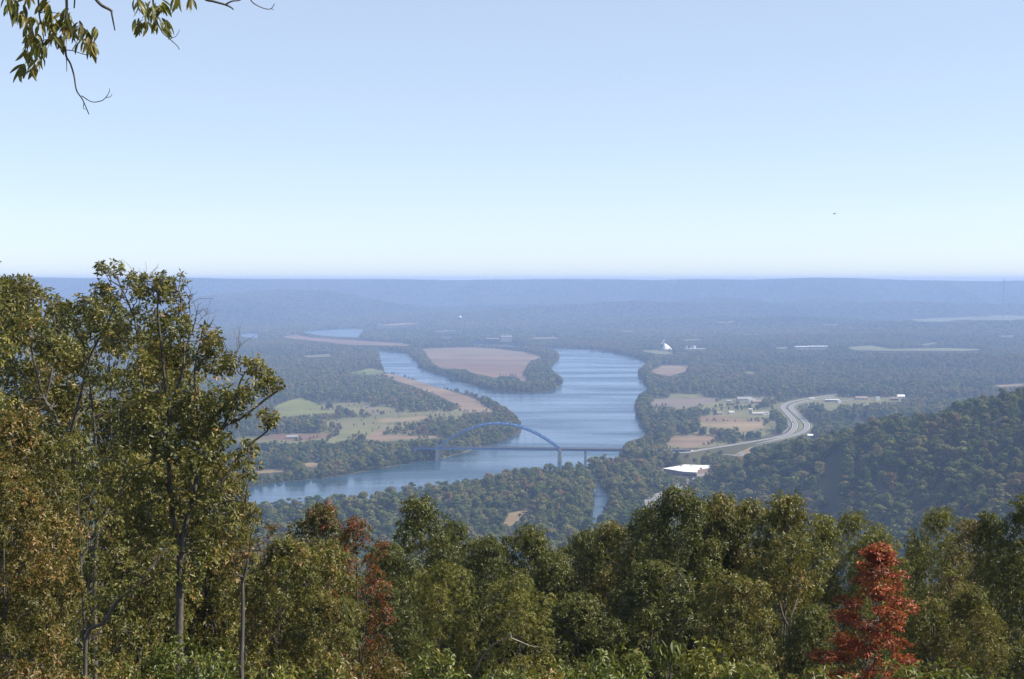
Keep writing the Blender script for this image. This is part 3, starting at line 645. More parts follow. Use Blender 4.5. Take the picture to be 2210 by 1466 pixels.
# hidden by a nearer rise of the hill?
for k in np.nonzero(vis)[0]:
    t = np.linspace(.35, .985, 40); zx = EYE + (az[k] + ah[k] - EYE) * t
    if (terrain(ax[k] * t, ay[k] * t) + 8 > zx).sum() > 1: vis[k] = False
order = np.argsort(-(ah / ay) * vis)[:236]
solo = np.zeros(len(ax), bool); solo[order] = vis[order]
g2 = np.random.default_rng(9)
KINDS = [('green', 'dark green'), ('olive', 'olive green'), ('tan', 'tan tinted'), ('rust', 'rust tinted')]
for k in np.nonzero(solo)[0]:
    u = ax[k] / ay[k]; c = float(np.interp(u, HU, HC[:, 1])); hz = float(np.interp(u, HU, HC[:, 2]))
    ki = g2.choice(4, p=[.34, .36, .2, .1])
    LM_ = [(640, 'below the river reach at left'), (840, 'right of the dull red tree'), (960, 'behind the tallest dark oak'), (1080, 'left of the tan clearing'), (1160, 'by the tan clearing'), (1250, 'between the tan clearing and the creek'), (1330, 'beside the creek'),
           (1420, 'left of the valley road'), (1520, 'near the white roofed building'), (1620, 'left of the broad olive oak'), (1720, 'above the broad olive oak'), (1782, 'on the left edge of the dark clearing'), (1832, 'on the right edge of the dark clearing'), (1910, 'above the bright red tree'), (1980, 'right of the red treetop'), (2070, 'above the tall yellow green oak'), (2150, 'above the orange tipped tree'), (9999, 'at the right edge')]
    place = next(b for a, b in LM_ if px_[k] < a)
    if az[k] < 3: band = 'on the wooded flat'
    else:
        rel = (c - ay[k]) / 260
        band = 'on the hill crest' if rel < .14 else 'high on the hill' if rel < .4 else 'midway up the hill' if rel < .72 else 'low on the hill'
    siz = 'tall ' if ah[k] > 19 else 'small ' if ah[k] < 15 else ''
    zone = f'{band} {place}'; kind_ = siz + KINDS[ki][1]
    me = NEAR_T[g2.integers(len(NEAR_T))]
    o = bpy.data.objects.new('woodland_tree', me); COL.objects.link(o)
    o.location = (ax[k], ay[k], az[k]); s = ah[k] / 16; sx = s * g2.uniform(.95, 1.65); o.scale = (sx, sx, s); o.rotation_euler = (0, 0, g2.uniform(0, 6.28))
    o.material_slots[0].link = 'OBJECT'; o.material_slots[0].material = M['tree_' + KINDS[ki][0]]
    tag(o, f'{kind_} tree {zone}', 'tree', 'single trees of the wooded hill and river flat')
r = ~solo
EX = [(936, 1876, 24), (924, 1877, 26), (911, 1876, 25), (898, 1872, 27), (885, 1868, 25), (872, 1862, 26), (858, 1856, 25), (844, 1850, 27), (829, 1845, 26), (1352, 1806, 25), (1366, 1800, 27), (1381, 1803, 26), (1396, 1797, 27), (1411, 1800, 25), (1428, 1795, 26), (1446, 1798, 24), (1463, 1796, 23)]
for i_, (px, d_, h_) in enumerate(EX):
    o = bpy.data.objects.new('riverside_tree', NEAR_T[i_ % len(NEAR_T)]); COL.objects.link(o); x_ = U_of(px) * d_
    o.location = (x_, d_, float(terrain(x_, d_))); o.scale = (h_ / 16 * .95,) * 2 + (h_ / 16,); o.rotation_euler = (0, 0, i_ * 1.7)
    ki = ('green', 'olive', 'olive', 'tan')[i_ % 4]; o.material_slots[0].link = 'OBJECT'; o.material_slots[0].material = M['tree_' + ki]
    cl_ = {'green': 'dark green', 'olive': 'olive green', 'tan': 'tan tinted'}[ki]
    tag(o, f'tall {cl_} riverside tree hiding the road off the left end of the bridge' if px < 1000 else f'tall {cl_} riverside tree in front of the right approach of the bridge', 'tree', 'riverside trees at the bridge ends')
def emit(name, key, X, Y, Z, H, base, nv, label, wide=(.95, 1.75)):
    s = H / base; sx = s * g.uniform(*wide, len(s))
    scatter(name, key, np.stack([X, Y, Z], -1), np.stack([sx, sx, s], -1), g.uniform(0, 6.28, len(s)), g.integers(0, nv, len(s)), label)
emit('hillside_woods', 'near', ax[r], ay[r], az[r], ah[r], 16, len(NEAR_T), 'dense mixed woods covering the slopes and the near river bank')
bx, by, bz, bh = [np.concatenate(q) for q in zip(hedges(2500, 3600, g), bank_bushes(2500, 5400, 8, g), woods(2500, 5600, 14.5, .42, 10, 21, g, .06))]
emit('valley_woods', 'mid', bx, by, bz, bh, 16, len(MID_T), 'hazy woods and hedgerows of the river valley')
cx, cy_, cz, ch = [np.concatenate(q) for q in zip(woods(5600, 9300, 19, .41, 11, 19, g, .05), woods(9300, 11950, 24, .41, 14, 22, g, .02))]
emit('ridge_forest', 'far', cx, cy_, cz - 2, ch, 17, len(FAR_T), 'blue hazy forest of the far valley and the long ridge')
print('trees', len(ax), solo.sum(), len(bx), len(cx))

# ------------------------------------------------------------------ the air
hb = MB(); hb.box((0, 6750, 131), (23000, 13700, 265)); hz_o = hb.build('haze', None)
hm = bpy.data.materials.new('valley_haze'); hm.use_nodes = True; ht = hm.node_tree; ht.nodes.clear()
pv = ht.nodes.new('ShaderNodeVolumePrincipled'); pv.inputs['Color'].default_value = (*HAZE_COLOR, 1); pv.inputs['Density'].default_value = HAZE_DENSITY
pv.inputs['Density Attribute'].default_value = ''; pv.inputs['Anisotropy'].default_value = 0.0; pv.inputs['Absorption Color'].default_value = (0, 0, 0, 1)
ho = ht.nodes.new('ShaderNodeOutputMaterial'); ht.links.new(pv.outputs[0], ho.inputs['Volume'])
hz_o.data.materials.append(hm); tag(hz_o, 'thin blue autumn haze filling the valley', kind='stuff')
# ------------------------------------------------------------------ the bridge
M['steel'] = simple_mat('blue_painted_steel', (.105, .21, .41), .5, .3, .15)
M['concrete'] = simple_mat('pale_concrete', (.36, .34, .30), .9, .4, .15)
M['deckside'] = simple_mat('deck_edge_paint', (.12, .12, .15), .7)
M['white'] = simple_mat('white_painted_metal', (.70, .69, .66), .5, .1, .05)
M['wall'] = simple_mat('dull_brick_wall', (.20, .13, .10), .9, .5, .2)
M['glass'] = simple_mat('dark_window_glass', (.02, .025, .03), .1)
M['grey_roof'] = simple_mat('grey_shingle_roof', (.20, .19, .19), .8, .5, .2)
M['brown_roof'] = simple_mat('brown_shingle_roof', (.20, .13, .10), .8, .5, .2)
M['cream'] = simple_mat('cream_siding', (.40, .36, .30), .8, .5, .1)
M['rubber'] = simple_mat('black_rubber', (.02, .02, .02), .8)
M['red_paint'] = simple_mat('red_car_paint', (.35, .03, .03), .3)
M['dark_paint'] = simple_mat('dark_car_paint', (.03, .035, .05), .3)
M['silver_paint'] = simple_mat('silver_car_paint', (.55, .55, .56), .3)
DECK = 17.6
pL, pR = plane_pt(945, 965, DECK), plane_pt(1208, 968, DECK)
ax_ = (pR - pL); SPAN = float(np.linalg.norm(ax_)); yaw = math.atan2(ax_[1], ax_[0])
br = tag(empty('arch_bridge', (pL[0], pL[1], 0), yaw), 'blue steel arch bridge crossing the river on tall concrete piers', 'bridge')
WID, RISE = 15.0, 33.0
def arch_z(t, e=0.0): return DECK - .5 + (RISE + e) * 4 * t * (1 - t)
NSEG = 28
for sy in (-WID / 2, WID / 2):
    mb = MB()
    for i in range(NSEG):
        t0, t1 = i / NSEG, (i + 1) / NSEG
        mb.bar((t0 * SPAN, sy, arch_z(t0)), (t1 * SPAN, sy, arch_z(t1)), 1.3, 2.3)
    mb.build('arch_rib', M['steel'], br)
mb = MB()
for i in range(2, NSEG - 1):
    t = i / NSEG; tn = (i + 1) / NSEG
    mb.bar((t * SPAN, -WID / 2, arch_z(t) + .4), (t * SPAN, WID / 2, arch_z(t) + .4), .55)
    if i < NSEG - 2:
        s = 1 if i % 2 else -1; mb.bar((t * SPAN, -s * WID / 2, arch_z(t) + .4), (tn * SPAN, s * WID / 2, arch_z(tn) + .4), .4)
tag(mb.build('lateral_bracing', M['steel'], br), kind='stuff')
for i in range(2, NSEG - 1, 2):
    t = i / NSEG
    for sy in (-WID / 2, WID / 2):
        if arch_z(t) > DECK + 2:
            mb = MB(); mb.bar((t * SPAN, sy, DECK - .5), (t * SPAN, sy, arch_z(t) - 1.0), .16); mb.build('hanger', M['steel'], br)
X0, X1 = -44.0, SPAN + 172.0
mb = MB(); mb.box(((X0 + X1) / 2, 0, DECK - .35), (X1 - X0, WID - 3.5, .5)); mb.build('road_deck', M['asphalt'], br)
for sy in (-1, 1):
    mb = MB(); mb.box((SPAN / 2, sy * WID / 2, DECK - 1.5), (SPAN, 1.0, 1.7)); mb.build('tie_girder', M['steel'], br)
    mb = MB(); mb.box(((SPAN + X1) / 2 + 1, sy * 4.4, DECK - 1.75), (X1 - SPAN - 2, .7, 2.3)); mb.build('plate_girder', M['steel'], br)
    mb = MB(); mb.box((X0 / 2 - 1, sy * 4.4, DECK - 1.75), (-X0 - 2, .7, 2.3)); mb.build('plate_girder', M['steel'], br)
    mb = MB(); mb.box(((X0 + X1) / 2, sy * (WID / 2 - 1.9), DECK + .35), (X1 - X0, .3, .85)); mb.build('parapet', M['deckside'], br)
mb = MB()
for i in range(1, NSEG): mb.box((i / NSEG * SPAN, 0, DECK - 1.1), (.5, WID - 1.1, .95))
tag(mb.build('floor_beams', M['steel'], br), kind='stuff')
def pier(x, w_, cols, top):
    mb = MB(); mb.box((x, 0, top - .9), (w_ + .8, WID + 1.5 if cols == 2 else 11, 1.8)); cap = mb.build('pier_cap', M['concrete'], br)
    for s in (-1, 1):
        mb = MB(); y = s * (WID / 2 - 1.2 if cols == 2 else 3.2)
        b = 2.6 if cols == 2 else 1.6
        mb.add([(x + a * w_ / 2 * k, y + c * b / 2 * k, z) for z, k in ((-3, 1.25), (top - 1.8, .95)) for a, c in ((-1, -1), (1, -1), (1, 1), (-1, 1))], [(0, 3, 2, 1), (4, 5, 6, 7), (0, 1, 5, 4), (1, 2, 6, 5), (2, 3, 7, 6), (3, 0, 4, 7)])
        mb.build('pier_column', M['concrete'], br)
    if cols == 2:
        mb = MB(); mb.box((x, 0, (top - 1.8) / 2 - 1.5), (w_ * .55, WID - 5.1, top - 1.8 + 3)); mb.build('pier_web', M['concrete'], br)
pier(0, 4.2, 2, DECK - 2.35); pier(SPAN, 4.2, 2, DECK - 2.35)
for x in (SPAN + 34, SPAN + 82, SPAN + 130, -30): pier(x, 2.6, 1, DECK - 2.9)
mb = MB(); mb.box((X1 + 2, 0, DECK / 2 - 1), (4, 12, DECK)); mb.build('abutment', M['concrete'], br)
mb = MB(); mb.box((X0 - 2, 0, DECK / 2 - 1), (4, 12, DECK)); mb.build('abutment', M['concrete'], br)

# ------------------------------------------------------------------ buildings of the valley
def windows(root, x0, x1, y, z, n, wd, ht, face=-1):
    for i in range(n):
        x = x0 + (x1 - x0) * (i + .5) / n
        mb = MB(); mb.box((x, y + face * .05, z), (wd, .25, ht)); f = mb.build('window', M['white'], root)
        mb = MB(); mb.box((x, y + face * .12, z), (wd * .84, .2, ht * .84)); mb.build('pane', M['glass'], f)
# white roofed building between the hill and the river
def Pz(px, py, z): p = plane_pt(px, py, z); return (p[0], p[1])
wh = tag(empty('flat_roofed_building', (*Pz(1480, 1012, 0), 0)), 'large low building with a flat bright white roof below the wooded hill', 'building')
o0 = np.array(wh.location[:2])
OUT = [np.array(Pz(*q, 6.0)) - o0 for q in [(1431, 1011.5), (1464, 1006), (1477, 1003.2), (1500, 1004), (1532, 1005.2), (1532, 1010), (1506, 1013.5), (1504, 1020), (1473, 1018.2), (1446, 1013.6)]]
mb = MB(); mb.prism([tuple(q) for q in OUT], 5.6, 6.3); mb.build('roof', M['white'], wh)
ctr = sum(OUT) / len(OUT)
mb = MB(); mb.prism([tuple(ctr + (q - ctr) * .985) for q in OUT], -.2, 5.6); mb.build('wall', M['wall'], wh)
mb = MB()
for dx, dy in ((-8, 14), (6, 22), (14, -8)): mb.box((ctr[0] + dx, ctr[1] + dy, 7.0), (3, 3, 1.4))
tag(mb.build('roof_vents', M['concrete'], wh), kind='stuff')
a, b = OUT[8], OUT[7]
for i in range(8):
    q = a + (b - a) * (i + .5) / 8; mb = MB(); mb.box((q[0], q[1] - .1, 2.6), (1.6, .5, 2.0)); mb.build('window', M['glass'], wh)
mb = MB(); mb.box((OUT[7][0] - .5, OUT[7][1] + 20, 7.6), (.25, .25, 5)); mb.build('roof_mast', M['deckside'], wh)
sheet('car_park', [(1418, 1020), (1436, 1008), (1470, 1000), (1545, 1004), (1556, 1012), (1510, 1031), (1466, 1029)], .2, M['asphalt'], 'grey car park around the white roofed building')

def house(px, py, wd, dp, ht, wall, roof, label, rz=0.0, name='house', n=3, cat='house', flat=False, z=0.0):
    p = plane_pt(px, py, z); r = tag(empty(name, (p[0], p[1], z), rz), label, cat)
    mb = MB(); mb.box((0, 0, ht / 2 - .2), (wd, dp, ht + .4)); mb.build('wall', M[wall], r)
    mb = MB()
    if flat: mb.box((0, 0, ht + .2), (wd + .6, dp + .6, .45))
    else:
        e = .5; h2 = ht + dp * .32
        mb.add([(-wd / 2 - e, -dp / 2 - e, ht - .1), (wd / 2 + e, -dp / 2 - e, ht - .1), (wd / 2 + e, dp / 2 + e, ht - .1), (-wd / 2 - e, dp / 2 + e, ht - .1), (-wd / 2 - e, 0, h2), (wd / 2 + e, 0, h2)],
               [(0, 1, 5, 4), (2, 3, 4, 5), (0, 4, 3), (1, 2, 5), (0, 3, 2, 1)])
    mb.build('roof', M[roof], r)
    windows(r, -wd / 2, wd / 2, -dp / 2, ht * .55, n, min(1.6, wd / n * .5), 1.5)
    mb = MB(); mb.box((wd * .18, -dp / 2 - .06, 1.05), (1.1, .2, 2.1)); mb.build('door', M['deckside'], r)
    return r
house(1800, 868, 20, 12, 5.0, 'cream', 'white', 'white flat roofed service station beside the highway', 0, 'service_station', 4, 'building', True)
house(1786, 867.2, 8, 10, 3.6, 'concrete', 'white', 'low white annexe left of the service station', 0, 'annexe', 2, 'building', True)
house(1811, 870.5, 5, 5, 4.5, 'white', 'white', 'small white kiosk in front of the service station', .3, 'kiosk', 1, 'building', True)
M['pale_siding'] = simple_mat('pale_siding', (.50, .49, .46), .7, .3, .1)
HS = [(1573, 868.5, 9, 7, 3, 'pale_siding', 'grey_roof', 'small white house at the left end of the street'), (1606, 866, 30, 12, 5, 'cream', 'grey_roof', 'long grey roofed hall on the street left of the highway'),
      (1622, 869, 16, 10, 4.5, 'white', 'grey_roof', 'grey roofed house in front of the long hall'), (1632, 871, 18, 9, 4, 'wall', 'brown_roof', 'brown roofed house nearest the highway on the street'),
      (1552, 895.5, 12, 8, 3.4, 'cream', 'brown_roof', 'brown roofed cottage above the tan field'), (1578, 894, 10, 8, 3.4, 'pale_siding', 'concrete', 'pale cottage with a white roof above the tan field'),
      (1620, 893, 6, 6, 8, 'cream', 'cream', 'tall narrow cream silo house beside the trailers'), (1636, 896, 18, 7, 3.2, 'pale_siding', 'concrete', 'pale trailer with a light roof beside the cream silo house'),
      (1650, 895, 14, 7, 3.2, 'white', 'grey_roof', 'grey roofed trailer nearest the highway bend'), (1858, 863, 24, 10, 4, 'cream', 'brown_roof', 'long brown roofed store on the road past the service station'),
      (1893, 864, 8, 8, 5, 'white', 'grey_roof', 'narrow white house among trees past the long store'), (1930, 864.5, 16, 9, 4, 'wall', 'brown_roof', 'brick house with brown roof near the hill crest'),
      (1944, 860, 14, 10, 4.5, 'white', 'white', 'white shed farthest along the road behind the hill'), (1749, 944.5, 8, 6, 3.5, 'cream', 'white', 'small white roofed shed at the foot of the hill by the highway'),
      (699, 969, 13, 8, 4.5, 'cream', 'grey_roof', 'grey roofed farmhouse among trees on the left bank'), (631, 947, 16, 9, 3.0, 'concrete', 'grey_roof', 'grey farm shed on the reddish field of the left bank'),
      (690, 993, 12, 7, 4.5, 'white', 'grey_roof', 'white cabin near the water on the left bank')]
for (px, py, wd, dp, ht, wl, rf, lb) in HS: house(px, py, wd, dp, ht, wl, rf, lb, random.uniform(-.3, .3), n=max(2, int(wd / 5)))
# far industry
ind = tag(empty('long_warehouse', tuple(hit(1751, 753.5))), 'long white warehouse among the hazy woods right of the river', 'building')
for x0, x1, h in ((-56, -12, 8.5), (-9, 56, 9.5)):
    mb = MB(); mb.box(((x0 + x1) / 2, 0, h / 2), (x1 - x0, 38, h)); mb.build('wall', M['cream'], ind)
    mb = MB(); mb.box(((x0 + x1) / 2, 0, h + .5), (x1 - x0 + 1, 39, 1.0)); mb.build('roof', M['white'], ind)
p = hit(1094, 736); ind = tag(empty('mill_building', tuple(p)), 'tall pale mill building on the far bank behind the island', 'building')
mb = MB(); mb.box((0, 0, 9), (44, 26, 18)); mb.build('wall', M['cream'], ind)
mb = MB(); mb.box((-2, 0, 18.6), (45, 27, 1.2)); mb.build('roof', M['white'], ind)
mb = MB(); mb.box((-60, 4, 5), (62, 22, 10)); mb.build('side_wing', M['concrete'], ind)
mb = MB(); mb.box((30, -3, 3.5), (14, 14, 7)); mb.build('side_shed', M['white'], ind)
for px, py, wd, lb in ((964, 729, 40, 'long pale shed left of the mill on the far bank'), (1003, 728.5, 30, 'short pale shed between the long shed and the mill')):
    p = hit(px, py); s_ = tag(empty('shed', tuple(p)), lb, 'building'); mb = MB(); mb.box((0, 0, 3), (wd, 18, 6)); mb.build('wall', M['cream'], s_); mb = MB(); mb.box((0, 0, 6.3), (wd + 1, 19, .8)); mb.build('roof', M['brown_roof'], s_)
# white chip pile and plant on the right bank
p = plane_pt(1436, 754, 0)
g3 = np.random.default_rng(3); nr_, na = 7, 22; V = []
for i in range(nr_):
    t = i / (nr_ - 1)
    for j in range(na):
        a = 2 * math.pi * j / na; r0 = (1 - t) ** .9; kx = 24 if math.cos(a) > 0 else 11
        V.append((math.cos(a) * kx * r0 - 4 * t, math.sin(a) * 13 * r0, 25 * t * (1 - .12 * t) + g3.uniform(-.6, .6) * (1 - t)))
F = [(i * na + j, i * na + (j + 1) % na, (i + 1) * na + (j + 1) % na, (i + 1) * na + j) for i in range(nr_ - 1) for j in range(na)]
me = bpy.data.meshes.new('chip_pile'); me.from_pydata(V, [], F); me.update()
tag(link('chip_pile', me, M['white'], None, tuple(p)), 'bright white heap of wood chips on the right bank', 'pile')
p = plane_pt(1430, 751, 0); cv = tag(empty('conveyor', tuple(p)), 'pale conveyor rising to the top of the white heap', 'conveyor')
mb = MB(); mb.bar((-10, 2, 4), (8, 8, 29), 1.6, 2.2); mb.build('belt', M['white'], cv); mb = MB(); mb.cyl((-3, 4, 0), (-3, 4, 12), .5); mb.build('support', M['steel'], cv); mb = MB(); mb.cyl((6, 7, 0), (6, 7, 25), .5); mb.build('support', M['steel'], cv)
for k, (px, r_, h_, lb) in enumerate(((1490, 5, 9, 'left one of two white storage tanks beside the plant'), (1498, 5, 9, 'right one of two white storage tanks beside the plant'))):
    p = plane_pt(px, 752.5, 0); t_ = tag(empty('storage_tank', tuple(p)), lb, 'tank', 'white storage tanks at the plant'); mb = MB(); mb.cyl((0, 0, 0), (0, 0, h_), r_, n=16); mb.build('shell', M['white'], t_); mb = MB(); mb.cyl((0, 0, h_), (0, 0, h_ + 1.5), r_, .3, 16); mb.build('cone_roof', M['white'], t_)
p = plane_pt(1482, 753.5, 0); s_ = tag(empty('plant_house', tuple(p)), 'narrow white process house left of the two tanks', 'building'); mb = MB(); mb.box((0, 0, 5.5), (7, 9, 11)); mb.build('wall', M['white'], s_); mb = MB(); mb.box((0, 0, 11.3), (8, 10, .7)); mb.build('roof', M['grey_roof'], s_)
p = plane_pt(1503, 755, 0); s_ = tag(empty('plant_hall', tuple(p)), 'long low pale hall in front of the two tanks', 'building'); mb = MB(); mb.box((0, 0, 1.9), (64, 12, 3.8)); mb.build('wall', M['cream'], s_); mb = MB(); mb.box((0, 0, 4.1), (65, 13, .6)); mb.build('roof', M['white'], s_)
# water tower
p = hit(993, 692.5); wt = tag(empty('water_tower', tuple(p)), 'white bulb water tower on the hazy hill beyond the island', 'water tower')
mb = MB(); n_ = 14; prof = [(1.5, 10), (5, 13), (7.5, 17), (8, 20), (7, 23), (4, 25.5), (.4, 26.5)]
V = [(r_ * math.cos(2 * math.pi * j / n_), r_ * math.sin(2 * math.pi * j / n_), z) for r_, z in prof for j in range(n_)]
mb.add(V, [(i * n_ + j, i * n_ + (j + 1) % n_, (i + 1) * n_ + (j + 1) % n_, (i + 1) * n_ + j) for i in range(len(prof) - 1) for j in range(n_)]); mb.build('tank', M['white'], wt)
mb = MB(); mb.cyl((0, 0, -2), (0, 0, 11), 2.2, 1.5, 12); mb.build('pedestal', M['white'], wt)
# radio mast
p = hit(2165, 687); HM = (687 - 603) / FPX * p[1]
ms_ = tag(empty('radio_mast', tuple(p)), 'very tall thin radio mast rising past the far ridge at right', 'mast')
mb = MB(); q3 = [(1.9 * math.cos(a), 1.9 * math.sin(a)) for a in (0, 2.094, 4.189)]
for x, y in q3: mb.bar((x, y, 0), (x, y, HM), 1.1)
for i in range(int(HM / 6)):
    for k in range(3): mb.bar((*q3[k], i * 6), (*q3[(k + 1) % 3], i * 6 + 6), .5)
tag(mb.build('lattice', M['dark_paint'], ms_), kind='stuff')
mb = MB(); mb.box((0, 0, HM - 3), (4.5, 4.5, 5)); mb.build('antenna', M['dark_paint'], ms_)
for k in range(3):
    mb = MB(); a = 2.094 * k + .4; mb.bar((70 * math.cos(a), 70 * math.sin(a), 0), (0, 0, HM * .85), .12); mb.build('guy_wire', M['deckside'], ms_)
for px, lb in ((2160, 'small white hut left of the mast foot'), (2172, 'small white hut right of the mast foot')):
    p = hit(px, 686.5); s_ = tag(empty('hut', tuple(p)), lb, 'building'); mb = MB(); mb.box((0, 0, 2.5), (15, 8, 5)); mb.build('wall', M['white'], s_); mb = MB(); mb.box((0, 0, 5.3), (16, 9, .6)); mb.build('roof', M['grey_roof'], s_)
# power pylon in the hillside clearing
def pylon(px, d, H_, label):
    x = U_of(px) * d; z = float(terrain(x, d)); r = tag(empty('power_pylon', (x, d, z)), label, 'pylon')
    mb = MB()
    for a, c in ((-1, -1), (1, -1), (1, 1), (-1, 1)): mb.bar((a * 1.7, c * 1.7, -1), (a * .5, c * .5, H_), .22)
    for i in range(8):
        t0, t1 = i / 8, (i + 1) / 8; k0, k1 = 1.7 - 1.2 * t0, 1.7 - 1.2 * t1
        for a in (-1, 1):
            mb.bar((-k0, a * k0, t0 * H_), (k1, a * k1, t1 * H_), .12); mb.bar((a * k0, -k0, t0 * H_), (a * k1, k1, t1 * H_), .12)
    tag(mb.build('tower_frame', M['concrete'], r), kind='stuff')
    for zz, wd in ((H_ - 1, 7), (H_ - 5, 9)):
        mb = MB(); mb.box((0, 0, zz), (wd, .4, .4)); mb.build('cross_arm', M['concrete'], r)
pylon(1801, 1190, 24, 'pale lattice pylon standing low in the dark hillside clearing')

# ------------------------------------------------------------------ vehicles on the highway
def car(px, py, rz, paint, label, kind='car'):
    p = plane_pt(px, py, 0); r = tag(empty('parked_car' if kind == 'parked' else ('box_truck' if kind == 'truck' else 'car'), (p[0], p[1], .45), rz), label, 'truck' if kind == 'truck' else 'car')
    if kind == 'truck':
        mb = MB(); mb.box((-1.6, 0, 2.4), (10.5, 2.5, 2.9)); mb.build('cargo_box', M['white'], r)
        mb = MB(); mb.prism([(4.0, -1.2), (6.4, -1.2), (6.4, 1.2), (4.0, 1.2)], .6, 2.9); mb.build('cab', M['white'], r)
        mb = MB(); mb.box((6.43, 0, 2.2), (.1, 2.0, .8)); mb.build('windscreen', M['glass'], r); xs = (-5.5, -4.0, 5.0)
    else:
        mb = MB(); L, W_ = 2.2, .88
        pr = [(-L, .35), (L, .35), (L, .8), (L * .55, .95), (-L, .98)]
        mb.add([(x, s * W_, z) for s in (-1, 1) for x, z in pr], [(0, 1, 2, 3, 4), (9, 8, 7, 6, 5)] + [(i, 5 + i, 5 + (i + 1) % 5, (i + 1) % 5) for i in range(5)]); mb.build('body', M[paint], r)
        mb = MB(); pr = [(-1.7, .97), (1.1, .96), (.45, 1.45), (-1.2, 1.48)]
        mb.add([(x, s * .78, z) for s in (-1, 1) for x, z in pr], [(0, 1, 2, 3), (7, 6, 5, 4)] + [(i, 4 + i, 4 + (i + 1) % 4, (i + 1) % 4) for i in range(4)]); mb.build('cabin', M['glass'], r); xs = (-1.35, 1.35)
    for x in xs:
        for s in (-1, 1): mb = MB(); mb.cyl((x, s * .75, .33), (x, s * 1.0, .33), .33, n=10); mb.build('wheel', M['rubber'], r)
car(1752.5, 862.5, .2, 'white', 'white box truck on the straight beyond the highway bend', 'truck')
car(1715, 873.5, 1.2, 'silver_paint', 'silver car entering the highway bend on the right carriageway')
car(1711, 912.5, 1.8, 'dark_paint', 'dark car in the middle of the highway bend')
car(1697, 884, 2.0, 'red_paint', 'red car near the top of the left carriageway')
car(1640, 951.4, .4, 'white', 'white car leaving the bend towards the bridge')
# ------------------------------------------------------------------ foreground trees with real leaves
def unit(v): return v / (np.linalg.norm(v, axis=-1, keepdims=True) + 1e-9)
def leaves(name, C, D, k, size, g, tint, droop=.25, wide=.42, jit=.5):
    """rosettes of folded leaves: C centres, D outward directions, k leaves each"""
    n = len(C)
    ax = unit(D + np.array([0, 0, .35]) + g.normal(size=(n, 3)) * jit)
    t1 = unit(np.cross(ax, g.normal(size=(n, 3)))); t2 = np.cross(ax, t1)
    ph = (np.arange(k) * 2 * np.pi / k)[None, :] + g.uniform(0, 6.28, (n, 1)) + g.normal(size=(n, k)) * .35
    th = g.uniform(.7, 1.75, (n, k))
    l = ax[:, None] * np.cos(th)[..., None] + (t1[:, None] * np.cos(ph)[..., None] + t2[:, None] * np.sin(ph)[..., None]) * np.sin(th)[..., None]
    l[..., 2] -= droop; l = unit(l)
    nn = unit(ax[:, None] + g.normal(size=(n, k, 3)) * .45); s = unit(np.cross(l, nn)); nn = np.cross(s, l)
    L = (size * g.uniform(.65, 1.25, (n, k)))[..., None]; w_ = L * wide * .5
    b = C[:, None] + l * L * .12 + g.normal(size=(n, k, 3)) * size * .12
    mid = b + l * L * .52
    V = np.stack([b, mid - s * w_ + nn * L * .10, b + l * L - nn * L * .12, mid + s * w_ + nn * L * .10], 2).reshape(-1, 3)
    m_ = n * k; q = np.arange(m_) * 4
    F = np.stack([np.stack([q, q + 1, q + 2], -1), np.stack([q, q + 2, q + 3], -1)], 1).reshape(-1, 3)
    tt = np.clip(tint[:, None] + g.normal(size=(n, k)) * .16, 0, 1).reshape(-1)
    return V, F, np.repeat(tt, 2)
def bent(p, q, g, n=5, sag=.12, rise=.15):
    p, q = np.asarray(p, float), np.asarray(q, float); t = np.linspace(0, 1, n)[:, None]; L = np.linalg.norm(q - p)
    o = g.normal(size=(n, 3)) * sag * L * .5; o[0] = o[-1] = 0
    return p + (q - p) * t + o + np.array([0, 0, rise * L]) * (t * (1 - t)) * 1.4

